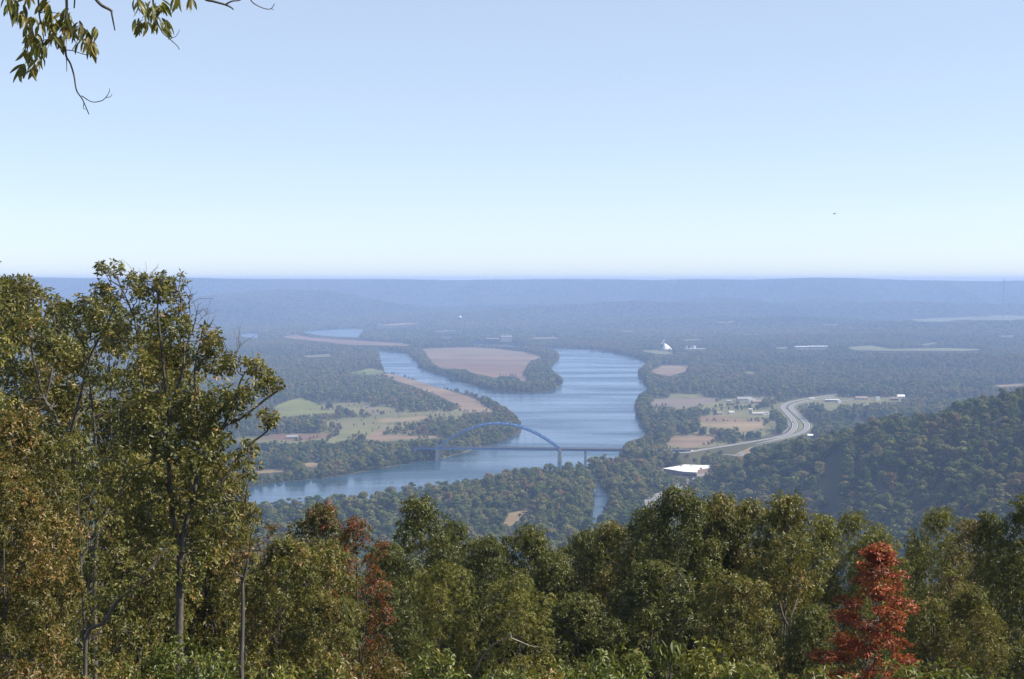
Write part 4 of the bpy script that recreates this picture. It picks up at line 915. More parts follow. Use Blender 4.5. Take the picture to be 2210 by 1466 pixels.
def grow(seed, H, R_, base, nl, lr, per, leaf, prof='oak', lean=0.0, k=8, flat=.85, trunk_r=None, droop=.25, wide=.42, stem=1):
    """-> trunk mesh, branch mesh, crown mesh of one tree standing at the origin"""
    g = np.random.default_rng(seed); trunk_r = trunk_r or H * .0085
    zt = np.linspace(0, .93 * H, 12); wob = np.cumsum(g.normal(size=(12, 2)) * H * .006, 0); wob -= wob[0]
    TP = np.stack([wob[:, 0] + lean * zt ** 1.3 / H ** .3, wob[:, 1], zt], -1); TR = trunk_r * (1 - .88 * (zt / zt[-1]) ** .9)
    lob, br_ = [], []
    for i in range(nl):
        t = ((i + .5) / nl + g.uniform(-.5, .5) / nl); z = base * H + (1 - base) * H * t
        if prof == 'oak': pr = R_ * (np.sin(np.pi * min(1, .24 + .62 * t)) ** .6)
        elif prof == 'cone': pr = R_ * (1.01 - t ** 4) ** .62
        elif prof == 'narrow': pr = R_ * (np.sin(np.pi * (.22 + .72 * t)) ** .9)
        else: pr = R_ * np.sqrt(max(.05, 1 - (t * .98) ** 2))
        a = i * 2.399 + g.uniform(-.5, .5); r_ = lr * g.uniform(.65, 1.25)
        rho = max(0, pr - r_ * .55) * np.sqrt(g.uniform(.25, 1)) if t < .93 else pr * .2
        tx = np.array([np.interp(min(z, zt[-1]), zt, TP[:, c]) for c in (0, 1)])
        c = np.array([tx[0] + rho * np.cos(a), tx[1] + rho * np.sin(a), min(z, H - r_ * .75)])
        zs = max(.12 * H, c[2] - rho * g.uniform(.5, 1.0) - .03 * H); zs = min(zs, zt[-1])
        st = np.array([np.interp(zs, zt, TP[:, 0]), np.interp(zs, zt, TP[:, 1]), zs])
        P = bent(st, c, g, 6, .10, .10); r0 = np.interp(zs, zt, TR) * .55 + .004
        br_.append((P, r0 * np.linspace(1, .35, 6)))
        lob.append((c, r_, g.uniform(.2, .75)))
    Cs, Ds, Ts = [], [], []
    for c, r_, tv in lob:
        n = int(per * (r_ / lr) ** 2)
        d = unit(g.normal(size=(n, 3)) + np.array([0, 0, .25])); rr = r_ * g.uniform(.25, 1.06, (n, 1)) ** .6
        Cs.append(c + d * rr * np.array([1, 1, flat])); Ds.append(d); Ts.append(np.clip(tv + g.normal(size=n) * .13, 0, 1))
        for j in range(6): br_.append((bent(c - (0, 0, r_ * .2), Cs[-1][g.integers(n)], g, 4, .10, .05), np.array([.016, .012, .008, .004]) * H / 15))
    V, F, T = leaves('crown', np.concatenate(Cs), np.concatenate(Ds), k, leaf, g, np.concatenate(Ts), droop, wide)
    cr = mesh_np('crown', V, F, False, T)
    v, f = tube_arrays([(TP, TR)], 9); tm = mesh_np('trunk', v, f, True)
    v, f = tube_arrays(br_, 5); bm_ = mesh_np('branches', v, f, True)
    return tm, bm_, cr, H, R_
PROTO = {
 'oak1': grow(1, 15, 2.3, .34, 40, .78, 112, .142), 'oak2': grow(2, 15, 2.5, .38, 36, .86, 124, .142), 'oak3': grow(3, 15, 2.2, .30, 46, .70, 98, .138),
 'oak4': grow(4, 15, 2.3, .40, 32, .88, 122, .146, lean=.10), 'wisp': grow(15, 15, 1.1, .55, 16, .5, 26, .14, 'narrow'), 'thin': grow(5, 15, 2.2, .36, 34, .66, 48, .140), 'narrow': grow(6, 15, 1.6, .20, 40, .62, 62, .140, 'narrow'),
 'tier': grow(7, 10.7, 1.5, .06, 120, .34, 30, .105, 'cone', flat=.40, droop=.45, wide=.38, trunk_r=.075), 'fine': grow(16, 15, 2.3, .30, 48, .74, 124, .105, k=9, wide=.36, droop=.1), 'droop': grow(17, 15, 2.3, .32, 40, .80, 96, .160, k=7, wide=.30, droop=.55), 'shrub1': grow(8, 4, 1.1, .15, 24, .42, 34, .095, 'dome', trunk_r=.03), 'shrub2': grow(9, 4, 1.2, .12, 22, .46, 32, .105, 'dome', trunk_r=.03, droop=.4, wide=.36),
}
for q in PROTO.values():
    q[0].materials.append(M['bark']); q[1].materials.append(M['bark'])
    q[2].materials.append(LEAF['olive'])
def plant(kind, px, top, wpx, d, mat, label, name='oak_tree', cat='tree', group=None, rz=None, turn=0.0):
    tm, bm_, cr, H0, R0 = PROTO[kind]
    x = U_of(px) * d; z0 = float(terrain(x, d)) - .15; zt = at(px, top, d)[2]
    H = zt - z0; s = H / H0; sx = wpx / FPX * d / 2 / R0 / 1.05; sx = float(np.clip(sx, .78 * s, 1.6 * s))
    r = tag(empty(name, (x, d, z0), random.uniform(0, 6.28) if rz is None else rz), label, cat, group); r.scale = (sx, sx, s)
    link('trunk', tm, None, r); tag(link('branches', bm_, None, r), kind='stuff')
    o = link('crown', cr, None, r); o.material_slots[0].link = 'OBJECT'; o.material_slots[0].material = LEAF[mat]
    return r
TREES = [
 ('wisp', 2, 532, 60, 34, 'yellow', 'pale sparse treetop rising above the far ridge at the left edge'),
 ('oak3', 45, 606, 210, 42, 'olive', 'tall olive oak at the left edge level with the far ridge'),
 ('thin', 245, 640, 200, 45, 'olive', 'tall thin oak seen between the forked oak and the left edge'),
 ('thin', 150, 655, 230, 47, 'olive', 'olive oak whose crown fills the gap between the many limbed oak and the forked oak'),
 ('oak4', 330, 735, 250, 46, 'olive', 'olive oak standing close behind the forked oak'),
 ('thin', 415, 860, 230, 48, 'olive', 'olive oak behind the right limbs of the forked oak'),
 ('oak3', 475, 1010, 190, 47, 'olive', 'olive oak whose top hides the left end of the near river reach'),
 ('oak2', 60, 880, 250, 27, 'bronze', 'bronze brown oak filling the middle of the left edge'),
 ('oak1', 5, 1010, 210, 22, 'bronze', 'brown leaved young oak in the lower left corner'),
 ('thin', 170, 940, 190, 33, 'olive', 'leafy oak with a curved trunk in front of the slim dark trunks'),
 ('oak4', 262, 985, 170, 41, 'olive', 'slim oak with a dark trunk just left of the forked trunk'),
 ('thin', 322, 1000, 150, 47, 'olive', 'thin oak standing behind the forked trunk'),
 ('narrow', 452, 1125, 130, 49, 'yellow', 'yellowing sapling with grey stem right of the forked trunk'),
 ('thin', 530, 1080, 120, 52, 'rust', 'sparse bronze treetop in front of the near river reach'),
 ('oak2', 602, 1158, 220, 41, 'olive', 'olive oak with a dark leaning trunk left of the dull red tree'),
 ('oak3', 700, 1088, 160, 50, 'mixed', 'oak with a few red leaf sprays left of the dull red tree'),
 ('thin', 772, 1118, 130, 47, 'dullred', 'narrow dull red tree half hidden between green oaks'),
 ('oak4', 722, 1165, 170, 43, 'olive', 'olive oak standing in front of the dull red tree'),
 ('oak1', 835, 1175, 150, 58, 'dark', 'dark oak between the dull red tree and the tallest dark oak'),
 ('oak2', 893, 1078, 190, 62, 'dark', 'dark oak with the tallest top left of the river bend'),
 ('droop', 990, 1128, 150, 66, 'dark', 'dark round topped oak right of the tallest dark oak'),
 ('fine', 950, 1214, 175, 43, 'yellow', 'yellow green oak in front of the dark oaks'),
 ('fine', 1118, 1246, 220, 42, 'yellow', 'broad yellow green oak with a leaning bare grey limb'),
 ('oak1', 1140, 1138, 175, 64, 'dark', 'dark oak below the tan clearing by the creek'),
 ('oak3', 1272, 1146, 150, 68, 'dark', 'dark oak below the bright creek water'),
 ('droop', 1385, 1100, 190, 61, 'dark', 'dark oak in front of the grey valley road'),
 ('oak1', 1468, 1056, 200, 57, 'dark', 'tallest dark oak below the white roofed building'),
 ('droop', 1568, 1066, 180, 60, 'olive', 'olive oak directly right of the tallest dark oak on the right'),
 ('oak2', 1682, 1068, 210, 52, 'olive', 'broad olive oak with bronze tips and a forked grey trunk'),
 ('oak2', 1055, 1165, 150, 60, 'dark', 'dark oak filling the gap left of the oak below the tan clearing'),
 ('oak4', 1210, 1185, 150, 62, 'dark', 'low dark oak between the two dark oaks below the creek'),
 ('oak3', 1325, 1130, 150, 63, 'olive', 'olive oak between the creek and the grey valley road'),
 ('oak4', 1518, 1085, 160, 62, 'olive', 'olive oak directly behind the tallest dark oak on the right'),
 ('oak1', 1625, 1082, 150, 60, 'olive', 'olive oak just left of the broad olive oak'),
 ('fine', 1905, 1150, 150, 64, 'yellow', 'yellow green oak directly behind the red tree on its right'),
 ('narrow', 1768, 1112, 130, 64, 'yellow', 'yellow green tree just left of the dark hillside clearing'),
 ('fine', 1846, 1106, 150, 66, 'yellow', 'yellow green oak behind the red tree'),
 ('tier', 1864, 1162, 285, 40, 'red', 'bright red tiered tree on the right'),
 ('fine', 2035, 1098, 170, 58, 'yellow', 'tall yellow green oak right of the bright red tree'),
 ('narrow', 1962, 1168, 140, 69, 'olive', 'low olive treetop seen over the shoulder of the red tree'),
 ('thin', 2105, 1122, 130, 54, 'rust', 'sparse orange tipped tree near the right edge'),
 ('narrow', 2150, 1108, 110, 50, 'dark', 'narrow dark tree near the right edge'),
 ('oak2', 2212, 1068, 170, 46, 'dark', 'tall dark oak cut by the right edge'),
 ('droop', 2110, 1270, 190, 41, 'olive', 'olive oak with bronze leaves in the lower right'),
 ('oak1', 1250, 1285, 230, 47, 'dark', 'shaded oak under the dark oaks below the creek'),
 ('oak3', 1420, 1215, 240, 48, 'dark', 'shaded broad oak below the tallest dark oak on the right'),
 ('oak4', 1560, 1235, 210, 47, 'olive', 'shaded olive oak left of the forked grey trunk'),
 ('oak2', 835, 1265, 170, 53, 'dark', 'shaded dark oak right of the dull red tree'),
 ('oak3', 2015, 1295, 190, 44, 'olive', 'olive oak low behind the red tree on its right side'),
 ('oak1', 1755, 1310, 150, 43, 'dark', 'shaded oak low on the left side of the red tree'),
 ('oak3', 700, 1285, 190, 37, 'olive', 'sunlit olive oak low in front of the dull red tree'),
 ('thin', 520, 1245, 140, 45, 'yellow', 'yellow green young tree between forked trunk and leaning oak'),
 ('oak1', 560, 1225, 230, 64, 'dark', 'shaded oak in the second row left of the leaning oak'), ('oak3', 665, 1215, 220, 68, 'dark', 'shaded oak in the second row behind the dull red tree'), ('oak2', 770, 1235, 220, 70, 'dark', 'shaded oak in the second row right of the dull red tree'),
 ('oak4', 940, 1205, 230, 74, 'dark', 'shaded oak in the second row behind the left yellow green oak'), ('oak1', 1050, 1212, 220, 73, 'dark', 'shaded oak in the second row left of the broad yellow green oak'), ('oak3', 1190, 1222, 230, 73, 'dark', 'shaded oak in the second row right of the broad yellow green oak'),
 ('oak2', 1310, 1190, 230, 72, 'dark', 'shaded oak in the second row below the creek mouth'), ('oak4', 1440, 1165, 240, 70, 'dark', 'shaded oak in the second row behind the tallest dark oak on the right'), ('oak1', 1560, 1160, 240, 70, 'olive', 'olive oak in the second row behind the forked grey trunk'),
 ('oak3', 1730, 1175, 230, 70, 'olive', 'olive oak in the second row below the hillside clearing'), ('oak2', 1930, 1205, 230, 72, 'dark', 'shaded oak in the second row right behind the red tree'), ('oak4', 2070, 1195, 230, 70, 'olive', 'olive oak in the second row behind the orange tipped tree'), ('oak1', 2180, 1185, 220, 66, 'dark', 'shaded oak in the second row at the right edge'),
]
NM = {'narrow': 'slender_tree', 'tier': 'red_tree', 'thin': 'thin_tree'}
for t_ in TREES: plant(*t_, name=NM.get(t_[0], 'oak_tree'))
SHRUBS = [(60, 1425, 200, 20, 'rust', 'rust brown bush in the bottom left corner'), (240, 1440, 170, 21, 'olive', 'olive bush under the slim dark trunks'), (395, 1385, 150, 27, 'bright', 'bright green bush at the foot of the forked oak'),
 (460, 1400, 150, 24, 'bright', 'bright green bush right of the forked trunk'), (560, 1430, 130, 20, 'yellow', 'yellow green bush left of the leaning oak trunk'), (700, 1420, 170, 22, 'olive', 'olive bush below the dull red tree'),
 (835, 1398, 150, 24, 'rust', 'brown bush with rusty leaves right of the dull red tree'), (945, 1412, 110, 19, 'bright', 'bright green bush left of the yellow green oaks'), (1065, 1436, 110, 18, 'bright', 'low bright bush under the broad yellow green oak'),
 (1180, 1446, 120, 17, 'olive', 'low olive bush in the dark gap below the creek'), (1305, 1410, 120, 19, 'bright', 'bright bush left of the drooping sapling'), (1375, 1400, 110, 20, 'bright', 'tall bright bush directly left of the drooping sapling'),
 (1570, 1398, 150, 20, 'yellow', 'yellow green bush right of the drooping sapling'), (1655, 1432, 130, 18, 'bright', 'low bright bush under the forked grey trunk'), (1745, 1440, 120, 19, 'olive', 'low olive bush left of the red tree'),
 (2000, 1440, 130, 18, 'bright', 'low bright bush right of the red tree'), (2130, 1438, 130, 19, 'bright', 'bright bush in the bottom right corner')]
for i, (px, top, w_, d, mt, lb) in enumerate(SHRUBS): plant('shrub1' if i % 2 else 'shrub2', px, top, w_, d, mt, lb, 'shrub', 'shrub')

# the two big oaks on the left, limb by limb
def traced_tree(name, label, base_px, d, limbs, lobes, mat, seed, leaf=.135, dens=26, spread=1.3, bare=()):
    g = np.random.default_rng(seed)
    x = U_of(base_px) * d; z0 = float(terrain(x, d)) - .2
    r = tag(empty(name, (x, d, z0)), label, 'tree'); o = np.array([x, d, z0])
    pts_all = []
    for i, (w0, w1, path) in enumerate(limbs):
        off = 0 if i == 0 else g.uniform(-1, 1) * spread
        n = len(path); P = []
        for j, (a, b) in enumerate(path):
            P.append(at(a, b, d + off * (j / max(1, n - 1)) ** 1.2 + (0 if i == 0 else .0)) - o)
        if i == 0: P = [np.array([P[0][0], P[0][1], 0])] + P
        P = spline(P, 4); rad = np.linspace(w0, w1, len(P)) / FPX * d / 2
        v, f = tube_arrays([(P, rad)], 8 if i < 4 else 6)
        link('trunk' if i == 0 else 'limb', mesh_np('limb', v, f, True), M['bark'], r); pts_all.append(P)
    A_ = np.concatenate(pts_all[1:] if len(pts_all) > 1 else pts_all)
    Cs, Ds, Ts, tw = [], [], [], []
    for px, py, rp in lobes:
        for rep in range(2):
            rad = rp / FPX * d * g.uniform(.8, 1.1); c = at(px + g.normal() * rp * .3, py + g.normal() * rp * .3, d + g.uniform(-1, 1) * spread) - o
            n = max(5, int(dens * (rp / 35) ** 2)); dd = unit(g.normal(size=(n, 3)) + np.array([0, 0, .2]))
            cc = c + dd * rad * g.uniform(.2, 1.05, (n, 1)) ** .6
            Cs.append(cc); Ds.append(dd); Ts.append(np.clip(g.uniform(.2, .7) + g.normal(size=n) * .15, 0, 1))
            near = A_[np.argmin(np.linalg.norm(A_ - c - np.array([0, 0, -.25]), axis=1))]
            tw.append((bent(near, c, g, 6, .09, .08), np.linspace(.020, .009, 6)))
            for j in range(min(n, 7)): tw.append((bent(c, cc[j], g, 4, .1, .05), np.array([.010, .008, .006, .004])))
    for a, b, c, e in bare:
        p, q = at(a, b, d) - o, at(c, e, d + g.uniform(-.4, .4)) - o
        tw.append((bent(p, q, g, 6, .06, .05), np.linspace(.016, .004, 6)))
        for j in range(5):
            t = g.uniform(.35, .95); s_ = p + (q - p) * t; tw.append((bent(s_, s_ + unit(q - p) * .35 + g.normal(size=3) * .22, g, 4, .1, .1), np.array([.008, .006, .004, .003])))
    v, f = tube_arrays(tw, 4); tag(link('twigs', mesh_np('twigs', v, f, True), M['bark'], r), kind='stuff')
    V, F, T = leaves('crown', np.concatenate(Cs), np.concatenate(Ds), 8, leaf, g, np.concatenate(Ts), .3)
    link('crown', mesh_np('crown', V, F, False, T), LEAF[mat], r)
    return r
A_LIMBS = [(18, 16, [(388, 1480), (387, 1380), (388, 1285), (389, 1220), (391, 1175)]),
 (12, 5, [(390, 1180), (374, 1125), (367, 1050), (364, 985), (369, 903), (382, 840), (396, 798), (403, 760), (412, 705)]),
 (13, 4, [(391, 1178), (400, 1135), (414, 1080), (427, 1023), (436, 985), (465, 942), (486, 919), (524, 900), (573, 862), (608, 838)]),
 (9, 3, [(416, 1085), (440, 1068), (464, 1052), (497, 1016), (514, 985), (545, 955), (572, 935), (590, 914)]),
 (8, 3, [(366, 1000), (366, 930), (360, 860), (352, 790), (345, 720), (340, 660), (352, 610)]),
 (7, 3, [(430, 1010), (428, 930), (425, 860), (420, 800), (432, 740), (440, 700)]),
 (6, 2, [(372, 890), (400, 845), (418, 800), (440, 770), (470, 760)]),
 (6, 2, [(480, 925), (505, 870), (520, 820), (540, 790)]),
 (6, 2, [(368, 960), (340, 900), (312, 840), (300, 760), (290, 690), (262, 620), (245, 590)]),
 (8, 3, [(327, 1000), (345, 945), (357, 905), (372, 866), (390, 815)]),
 (5, 2, [(396, 798), (398, 740), (392, 680), (388, 630)]),
 (6, 2, [(440, 1100), (470, 1090), (500, 1080), (530, 1085)])]
A_LOBES = [(222, 588, 20), (250, 583, 18), (282, 605, 15), (352, 598, 22), (385, 612, 18), (312, 600, 9), (340, 640, 30), (290, 640, 34), (392, 650, 22), (235, 640, 32), (400, 700, 30), (300, 700, 40), (350, 720, 42), (445, 745, 30), (460, 735, 18), (250, 720, 35), (380, 780, 45), (450, 790, 40), (502, 785, 26), (545, 795, 26), (580, 815, 24), (602, 832, 14),
 (560, 850, 28), (518, 855, 40), (468, 868, 44), (572, 900, 22), (596, 908, 14), (430, 890, 40), (390, 880, 42), (300, 790, 45), (320, 870, 45), (480, 955, 36), (530, 975, 22), (520, 1012, 26), (450, 1020, 38), (400, 1000, 42), (350, 960, 42), (290, 940, 40), (485, 1075, 34), (440, 1110, 38), (415, 1165, 34), (500, 1110, 18), (380, 1080, 36), (330, 1060, 42),
 (345, 1150, 40), (440, 1205, 34), (300, 1130, 42), (270, 1050, 40), (405, 1240, 30), (350, 1230, 32)]
traced_tree('oak_tree', 'big oak whose grey trunk forks in two, overlapping the river on its right', 388, 36, A_LIMBS, A_LOBES, 'olive', 21,
            bare=[(415, 720, 428, 655), (425, 700, 455, 668), (405, 700, 416, 632), (430, 735, 462, 690), (318, 640, 318, 590), (300, 660, 299, 600), (505, 790, 520, 740), (555, 800, 560, 770)])
B_LIMBS = [(13, 11, [(206, 1480), (204, 1330), (205, 1210), (211, 1120)]),
 (9, 4, [(211, 1125), (180, 1060), (150, 985), (120, 900), (95, 860), (72, 775), (62, 720)]),
 (8, 3, [(212, 1120), (214, 1040), (206, 960), (200, 880), (190, 800), (180, 740)]),
 (8, 3, [(140, 985), (160, 906), (177, 841), (192, 776), (230, 700), (250, 660)]),
 (6, 2, [(98, 865), (112, 800), (120, 720), (112, 650)]),
 (6, 2, [(110, 880), (60, 820), (20, 770), (5, 720)]),
 (6, 3, [(212, 1130), (240, 1090), (262, 1040), (280, 960), (285, 880)])]
B_LOBES = [(20, 622, 28), (60, 640, 34), (110, 640, 24), (130, 690, 36), (60, 700, 42), (10, 700, 38), (178, 650, 20), (205, 700, 36), (250, 735, 36), (100, 760, 44), (30, 790, 42), (170, 780, 42), (230, 810, 42), (60, 850, 42), (130, 860, 45), (200, 890, 42), (270, 880, 38), (15, 900, 38), (100, 935, 42), (170, 970, 42), (250, 970, 40), (220, 1040, 40), (150, 1050, 40), (290, 1040, 34), (230, 1100, 36), (170, 1120, 34)]
traced_tree('oak_tree', 'many limbed oak left of the forked oak, its crown against the far ridge', 206, 38.5, B_LIMBS, B_LOBES, 'olive', 22, dens=27)
# a curved sapling and a bare standing tree
traced_tree('young_tree', 'curved sapling arching to the right below the many limbed oak', 186, 32, [(10, 6, [(184, 1480), (190, 1368), (222, 1345), (250, 1302), (290, 1268), (330, 1248)]), (5, 2, [(300, 1262), (330, 1220), (350, 1190)])],
            [(340, 1230, 26), (300, 1240, 22), (355, 1190, 24), (270, 1275, 18)], 'olive', 23, .13, 10, .5)
for k_, (px, d, top, lb) in enumerate(((443, 47, 1120, 'left of two thin grey stems right of the forked trunk'), (463, 48, 1110, 'right of two thin grey stems right of the forked trunk'))):
    traced_tree('young_tree', lb, px, d, [(7, 4, [(px - 2, 1480), (px, 1380), (px + 1, 1280), (px + 4, 1200), (px + 6, top)]), (4, 2, [(px + 1, 1300), (px + 14, 1240), (px + 18, 1180)])], [(px + 5, 1150, 24), (px + 16, 1190, 22), (px - 15, 1180, 22)], 'yellow', 24 + k_, .14, 8, .5)
for k_, (px, d, w_, lb) in enumerate(((262, 43, 14, 'dark trunk left of the two thin dark trunks'), (284, 44, 9, 'thin dark trunk left of the forked trunk'), (522, 34, 12, 'dark broken trunk between the bright bush and the leaning oak'))):
    traced_tree('young_tree', lb, px, d, [(w_, w_ * .6, [(px - 1, 1480), (px, 1400), (px + 2, 1320), (px + 1, 1240)]), (w_ * .5, 2, [(px + 1, 1260), (px + 14, 1200), (px + 20, 1150)])], [(px + 10, 1190, 26), (px - 14, 1220, 24)], 'olive' if k_ < 2 else 'rust', 27 + k_, .14, 10, .6)
# bare limb of the yellow green oak and a pale snag at the bottom
def snag(name, px_path, d, w0, w1, label, extra=(), pale=False):
    x, y = at(*px_path[0], d)[:2]; z0 = float(terrain(x, y)); r = tag(empty(name, (x, y, z0)), label, 'tree'); o = np.array([x, y, z0])
    P = [np.array([0, 0, -.2])] + [at(a, b, d) - o for a, b in px_path]; P = spline(P, 4); v, f = tube_arrays([(P, np.linspace(w0, w1, len(P)) / FPX * d / 2)], 7); link('trunk', mesh_np('trunk', v, f, True), M['pale_wood'] if pale else M['bark'], r)
    for q in extra:
        P = spline([at(a, b, d - .1) - o for a, b in q], 4); v, f = tube_arrays([(P, np.linspace(w1 * 1.1, w1 * .4, len(P)) / FPX * d / 2)], 6); link('limb', mesh_np('limb', v, f, True), M['pale_wood'], r)
M['pale_wood'] = simple_mat('weathered_pale_wood', (.30, .26, .22), .9, 6.0, .3)
snag('dead_tree', [(996, 1600), (1012, 1490), (1036, 1424), (1068, 1390), (1103, 1374)], 40.5, 6, 2.6, 'pale bare limb reaching over the shaded gap under the yellow green oak', [[(1100, 1376), (1120, 1384), (1145, 1394), (1165, 1397)], [(1103, 1375), (1101, 1363)]])
snag('dead_tree', [(428, 1470), (418, 1445), (408, 1428), (402, 1425)], 26, 8, 4, 'short broken pale stem leaning beside the forked trunk')
snag('dead_tree', [(1706, 1480), (1706, 1400), (1704, 1362), (1690, 1330), (1682, 1300)], 44, 9, 4, 'slim grey forked stem in front of the broad olive oak', [[(1705, 1365), (1708, 1330), (1722, 1290)]])

# undergrowth and the woods of the slope just below
lib = [PROTO['shrub1'][2], PROTO['shrub2'][2]]
c_ = bpy.data.collections.new('library_bushes'); LIB['bush'] = c_
for i, me in enumerate(lib):
    for j, mt in enumerate(('olive', 'bright', 'rust')):
        m2 = me.copy(); m2.materials.clear(); m2.materials.append(LEAF[mt]); o = bpy.data.objects.new(f'bush_{i}{j}', m2); c_.objects.link(o)
c_ = bpy.data.collections.new('library_slope'); LIB['slope'] = c_
for i, (kd, mt) in enumerate((('oak1', 'olive'), ('oak2', 'dark'), ('oak3', 'dark'), ('oak4', 'olive'))):
    m2 = PROTO[kd][2].copy(); m2.materials.clear(); m2.materials.append(LEAF[mt]); o = bpy.data.objects.new(f'slope_tree_{i}', m2); c_.objects.link(o)
g5 = np.random.default_rng(31)
def strew(name, key, y0, y1, n, umax, smin, smax, nv, label, sink=0):
    y = np.sqrt(g5.uniform(y0 ** 2, y1 ** 2, n)); x = g5.uniform(-umax, umax, n) * y; s = g5.uniform(smin, smax, n)
    scatter(name, key, np.stack([x, y, terrain(x, y) - sink], -1), np.stack([s * 1.25, s * 1.25, s], -1), g5.uniform(0, 6.28, n), g5.integers(0, nv, n), label)
strew('undergrowth', 'bush', 22, 72, 620, .46, .45, .95, 6, 'bushes and saplings covering the ground between the near trees')
strew('slope_woods', 'slope', 72, 200, 700, .48, .8, 1.1, 4, 'treetops of the steep slope below the near trees')

# drooping sapling and the overhanging branch: every leaf its own piece
def leaf_shape(L, W_, curl, seed):
    g = np.random.default_rng(seed); n = 7; t = np.linspace(0, 1, n); prof = np.sin(np.pi * np.clip(t * .92 + .04, 0, 1)) ** .8 * (1 - .25 * t)
    V = []
    for i in range(n):
        z = -curl * L * t[i] ** 2; x = L * t[i]
        V += [(x, -W_ / 2 * prof[i], z + W_ * .16 * prof[i]), (x, 0, z), (x, W_ / 2 * prof[i], z + W_ * .16 * prof[i])]
    F = []
    for i in range(n - 1):
        a = i * 3; F += [(a, a + 1, a + 4, a + 3), (a + 1, a + 2, a + 5, a + 4)]
    me = bpy.data.meshes.new('leaf'); me.from_pydata(V, [], F); me.update()
    at_ = me.attributes.new('tint', 'FLOAT', 'FACE'); at_.data.foreach_set('value', np.full(len(F), g.uniform(.15, .95), np.float32))
    return me
def hang_leaf(parent, mesh, p, yaw, pitch, roll, s):
    o = bpy.data.objects.new('leaf', mesh); COL.objects.link(o); o.parent = parent; o.location = p; o.rotation_euler = (roll, pitch, yaw); o.scale = (s, s, s); return o
def wood(parent, name, paths, d, o, sides=6):
    out = []
    for w0, w1, q in paths:
        P = spline([at(a, b, d + (e[0] if e else 0)) - o for a, b, *e in q], 4); v, f = tube_arrays([(P, np.linspace(w0, w1, len(P)) / FPX * d / 2)], sides)
        link(name, mesh_np(name, v, f, True), M['bark'], parent); out.append(P)
    return out
d = 9.2; x, y = -5.6, 8.4; z0 = float(terrain(x, y)) - .2
ov = tag(empty('overhanging_tree', (x, y, z0)), 'tree outside the frame whose leafy twigs hang into the sky at upper left', 'tree'); o = np.array([x, y, z0])
v, f = tube_arrays([(np.array([(0, 0, 0), (.05, 0, 2.5), (.15, .1, 5), (.5, .3, 7), (.9, .4, 8.6)]), np.array([.17, .15, .13, .11, .07]))], 10); link('trunk', mesh_np('trunk', v, f, True), M['bark'], ov)
for tgt in ((140, -110), (230, -100), (330, -120), (480, -90), (10, -90)):
    q = at(*tgt, d) - o; P = bent((.45, .28, 6.7), q, np.random.default_rng(int(tgt[0])), 7, .04, .06); v, f = tube_arrays([(P, np.linspace(.05, .014, 7))], 7); link('limb', mesh_np('limb', v, f, True), M['bark'], ov)
TW = [(7, 4, [(140, -112), (142, -40), (144, 20), (141, 60), (138, 92), (142, 112)]), (5, 2, [(141, 100), (143, 122), (152, 138), (160, 165), (165, 195), (178, 215), (192, 247)]), (2.4, 1.2, [(176, 207), (198, 220), (218, 218), (228, 211), (236, 198), (236, 191)]), (1.6, 1, [(229, 211), (238, 209), (242, 203)]), (1.6, 1, [(181, 222), (180, 234), (186, 236)]),
 (2.4, 1.4, [(143, 108), (158, 110), (170, 114), (185, 118), (200, 112)]), (2, 1.2, [(143, 124), (144, 140), (144, 155)]), (2, 1, [(156, 108), (162, 98), (170, 82), (180, 72)]), (1.5, 1, [(204, 108), (206, 118), (209, 128)]),
 (5, 3, [(80, -100), (82, -20), (84, 20), (86, 40), (94, 80)]), (2.4, 1.4, [(84, 30), (100, 24), (118, 28), (140, 30)]), (2, 1.2, [(94, 80), (92, 110), (94, 128)]), (3, 2, [(20, -90), (30, -20), (40, 20)]), (2, 1.2, [(60, 60), (68, 110), (64, 130)]), (2.5, 1.4, [(138, 80), (110, 84), (84, 90), (66, 100)]),
 (9, 6, [(190, -100), (200, -20), (215, 8), (235, 20), (242, 25)]), (5, 2.5, [(240, 22), (243, 40), (248, 66)]), (4, 3, [(160, -90), (162, -20), (160, 18)]),
 (5, 3, [(325, -120), (328, -40), (332, 20), (340, 50), (346, 62)]), (3, 1.5, [(344, 58), (352, 72), (366, 84), (383, 100), (387, 108)]), (1.6, 1, [(367, 84), (380, 78), (388, 64)]), (2, 1.2, [(332, 20), (316, 30), (306, 40)]),
 (7, 3, [(420, -40), (440, -4), (460, 3), (485, 10), (498, 16), (504, 21)]), (4, 2, [(487, 10), (500, 3), (516, 1), (530, -6)]), (3, 1.5, [(536, -10), (544, 4), (555, 12), (572, 19), (585, 19), (593, 8)]), (1.4, 1, [(585, 18), (591, 22)])]
wood(ov, 'twig', TW, d, o)
LM = [leaf_shape(.125, .044, .25, 1), leaf_shape(.11, .042, .45, 2), leaf_shape(.14, .046, .15, 3), leaf_shape(.10, .038, .6, 4)]
for me in LM: me.materials.append(LEAF['olive'])
gl = np.random.default_rng(8)
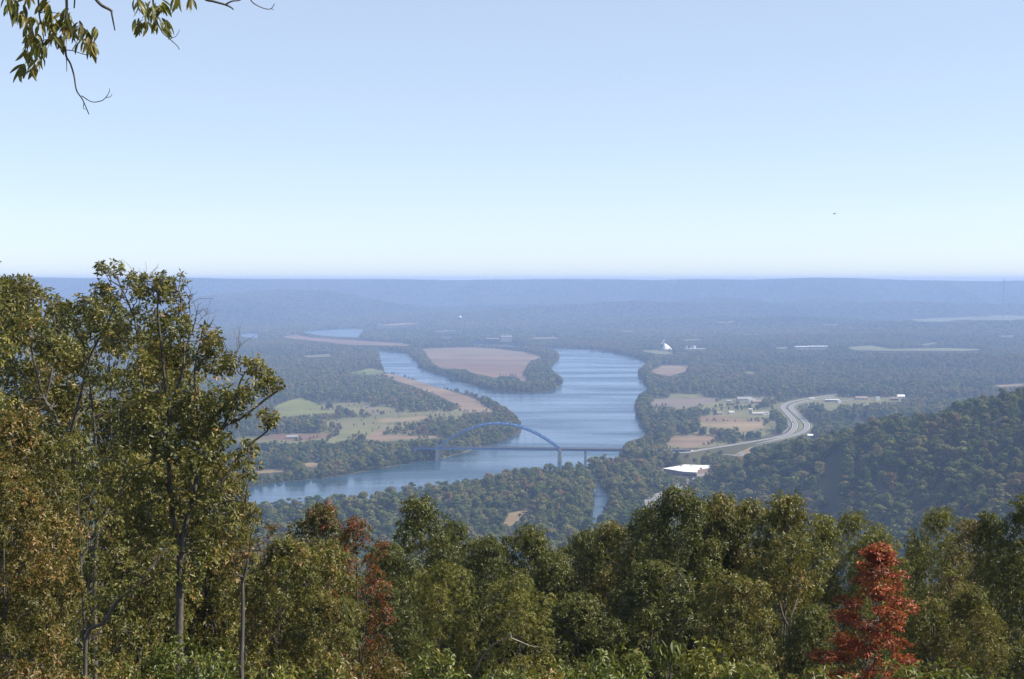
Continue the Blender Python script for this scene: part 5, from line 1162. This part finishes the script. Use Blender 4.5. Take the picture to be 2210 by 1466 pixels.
CL = [(28, 22, 16, 9), (45, 35, 18, 8), (25, 8, 14, 6), (68, 45, 12, 5), (62, 66, 16, 8), (100, 14, 18, 9), (112, 30, 12, 4), (96, 50, 14, 6), (120, 50, 16, 8), (140, 30, 16, 8), (146, 45, 12, 5), (155, 62, 16, 8), (172, 60, 12, 6), (188, 72, 10, 5), (208, 70, 10, 4), (180, 90, 14, 7), (200, 100, 10, 6), (110, 78, 18, 9), (130, 82, 16, 7), (78, 82, 16, 9),
      (66, 95, 16, 9), (62, 115, 14, 8), (84, 100, 14, 6), (52, 145, 13, 8), (74, 148, 12, 7), (88, 132, 10, 5), (20, -8, 14, 6), (60, -6, 14, 5), (300, 8, 16, 8), (325, 16, 18, 9), (350, 14, 12, 7), (302, 50, 13, 7), (320, 52, 10, 4), (338, 46, 12, 6), (355, 56, 10, 6), (380, -2, 12, 4), (415, 0, 8, 3)]
for cx_, cy2, sp, n in CL:
    for j in range(int(n * 1.5)):
        a, b = cx_ + gl.normal() * sp * .36, cy2 - 5 + gl.normal() * sp * .34
        p = at(a, b, d + gl.normal() * .12) - o; h_ = hang_leaf(ov, LM[gl.integers(4)], p, gl.uniform(0, 6.28), gl.uniform(.45, 1.35), gl.normal() * .6, gl.uniform(.55, .85))
        if (cx_ in (172, 155, 180) and j % 3 == 0): h_.material_slots[0].link = 'OBJECT'; h_.material_slots[0].material = LEAF['rust']
# drooping sapling at the bottom
d = 15.0; x = U_of(1442) * d; z0 = float(terrain(x, d)) - .1
sp_ = tag(empty('drooping_sapling', (x, d, z0)), 'slender sapling with long drooping pale green leaves at bottom centre right', 'sapling'); o = np.array([x, d, z0])
P0 = np.array([0, 0, 0])
for w0, path in ((7, [(1438, 1500), (1436, 1450), (1430, 1412), (1427, 1395), (1420, 1384)]), (6, [(1446, 1500), (1448, 1450), (1450, 1415), (1454, 1395), (1462, 1386)]), (4, [(1440, 1470), (1434, 1430), (1432, 1400)])):
    P = spline([P0] + [at(a, b, d + .05) - o for a, b in path], 4); v, f = tube_arrays([(P, np.linspace(w0, 1.5, len(P)) / FPX * d / 2)], 6); link('stem', mesh_np('stem', v, f, True), M['bark'], sp_)
    for j in range(26):
        t = gl.uniform(.62, 1.0); q = P[int(t * (len(P) - 1))] + gl.normal(size=3) * .03
        h_ = hang_leaf(sp_, LM[gl.choice([0, 2, 3])], q, gl.uniform(0, 6.28), gl.uniform(.5, 1.35), gl.normal() * .3, gl.uniform(.75, 1.1)); h_.material_slots[0].link = 'OBJECT'; h_.material_slots[0].material = LEAF['bright']
# a hawk in the sky
p = at(1801, 462, 260); bd = tag(empty('bird', tuple(p), .6), 'small dark bird gliding in the pale sky at right', 'bird')
mb = MB(); mb.cyl((-.28, 0, 0), (0, 0, .02), .04, .10, 8); mb.cyl((0, 0, .02), (.22, 0, .03), .10, .035, 8); mb.add([(-.28, -.05, 0), (-.5, -.12, 0), (-.5, .12, 0), (-.28, .05, 0)], [(0, 1, 2, 3)]); mb.build('body', M['dark_paint'], bd)
for s_ in (-1, 1):
    mb = MB(); mb.add([(.1, s_ * .06, .04), (.16, s_ * .35, .16), (.05, s_ * .72, .10), (-.08, s_ * .68, .09), (-.12, s_ * .3, .12), (-.12, s_ * .06, .02)], [(0, 1, 4, 5), (1, 2, 3, 4)]); mb.build('wing', M['dark_paint'], bd)
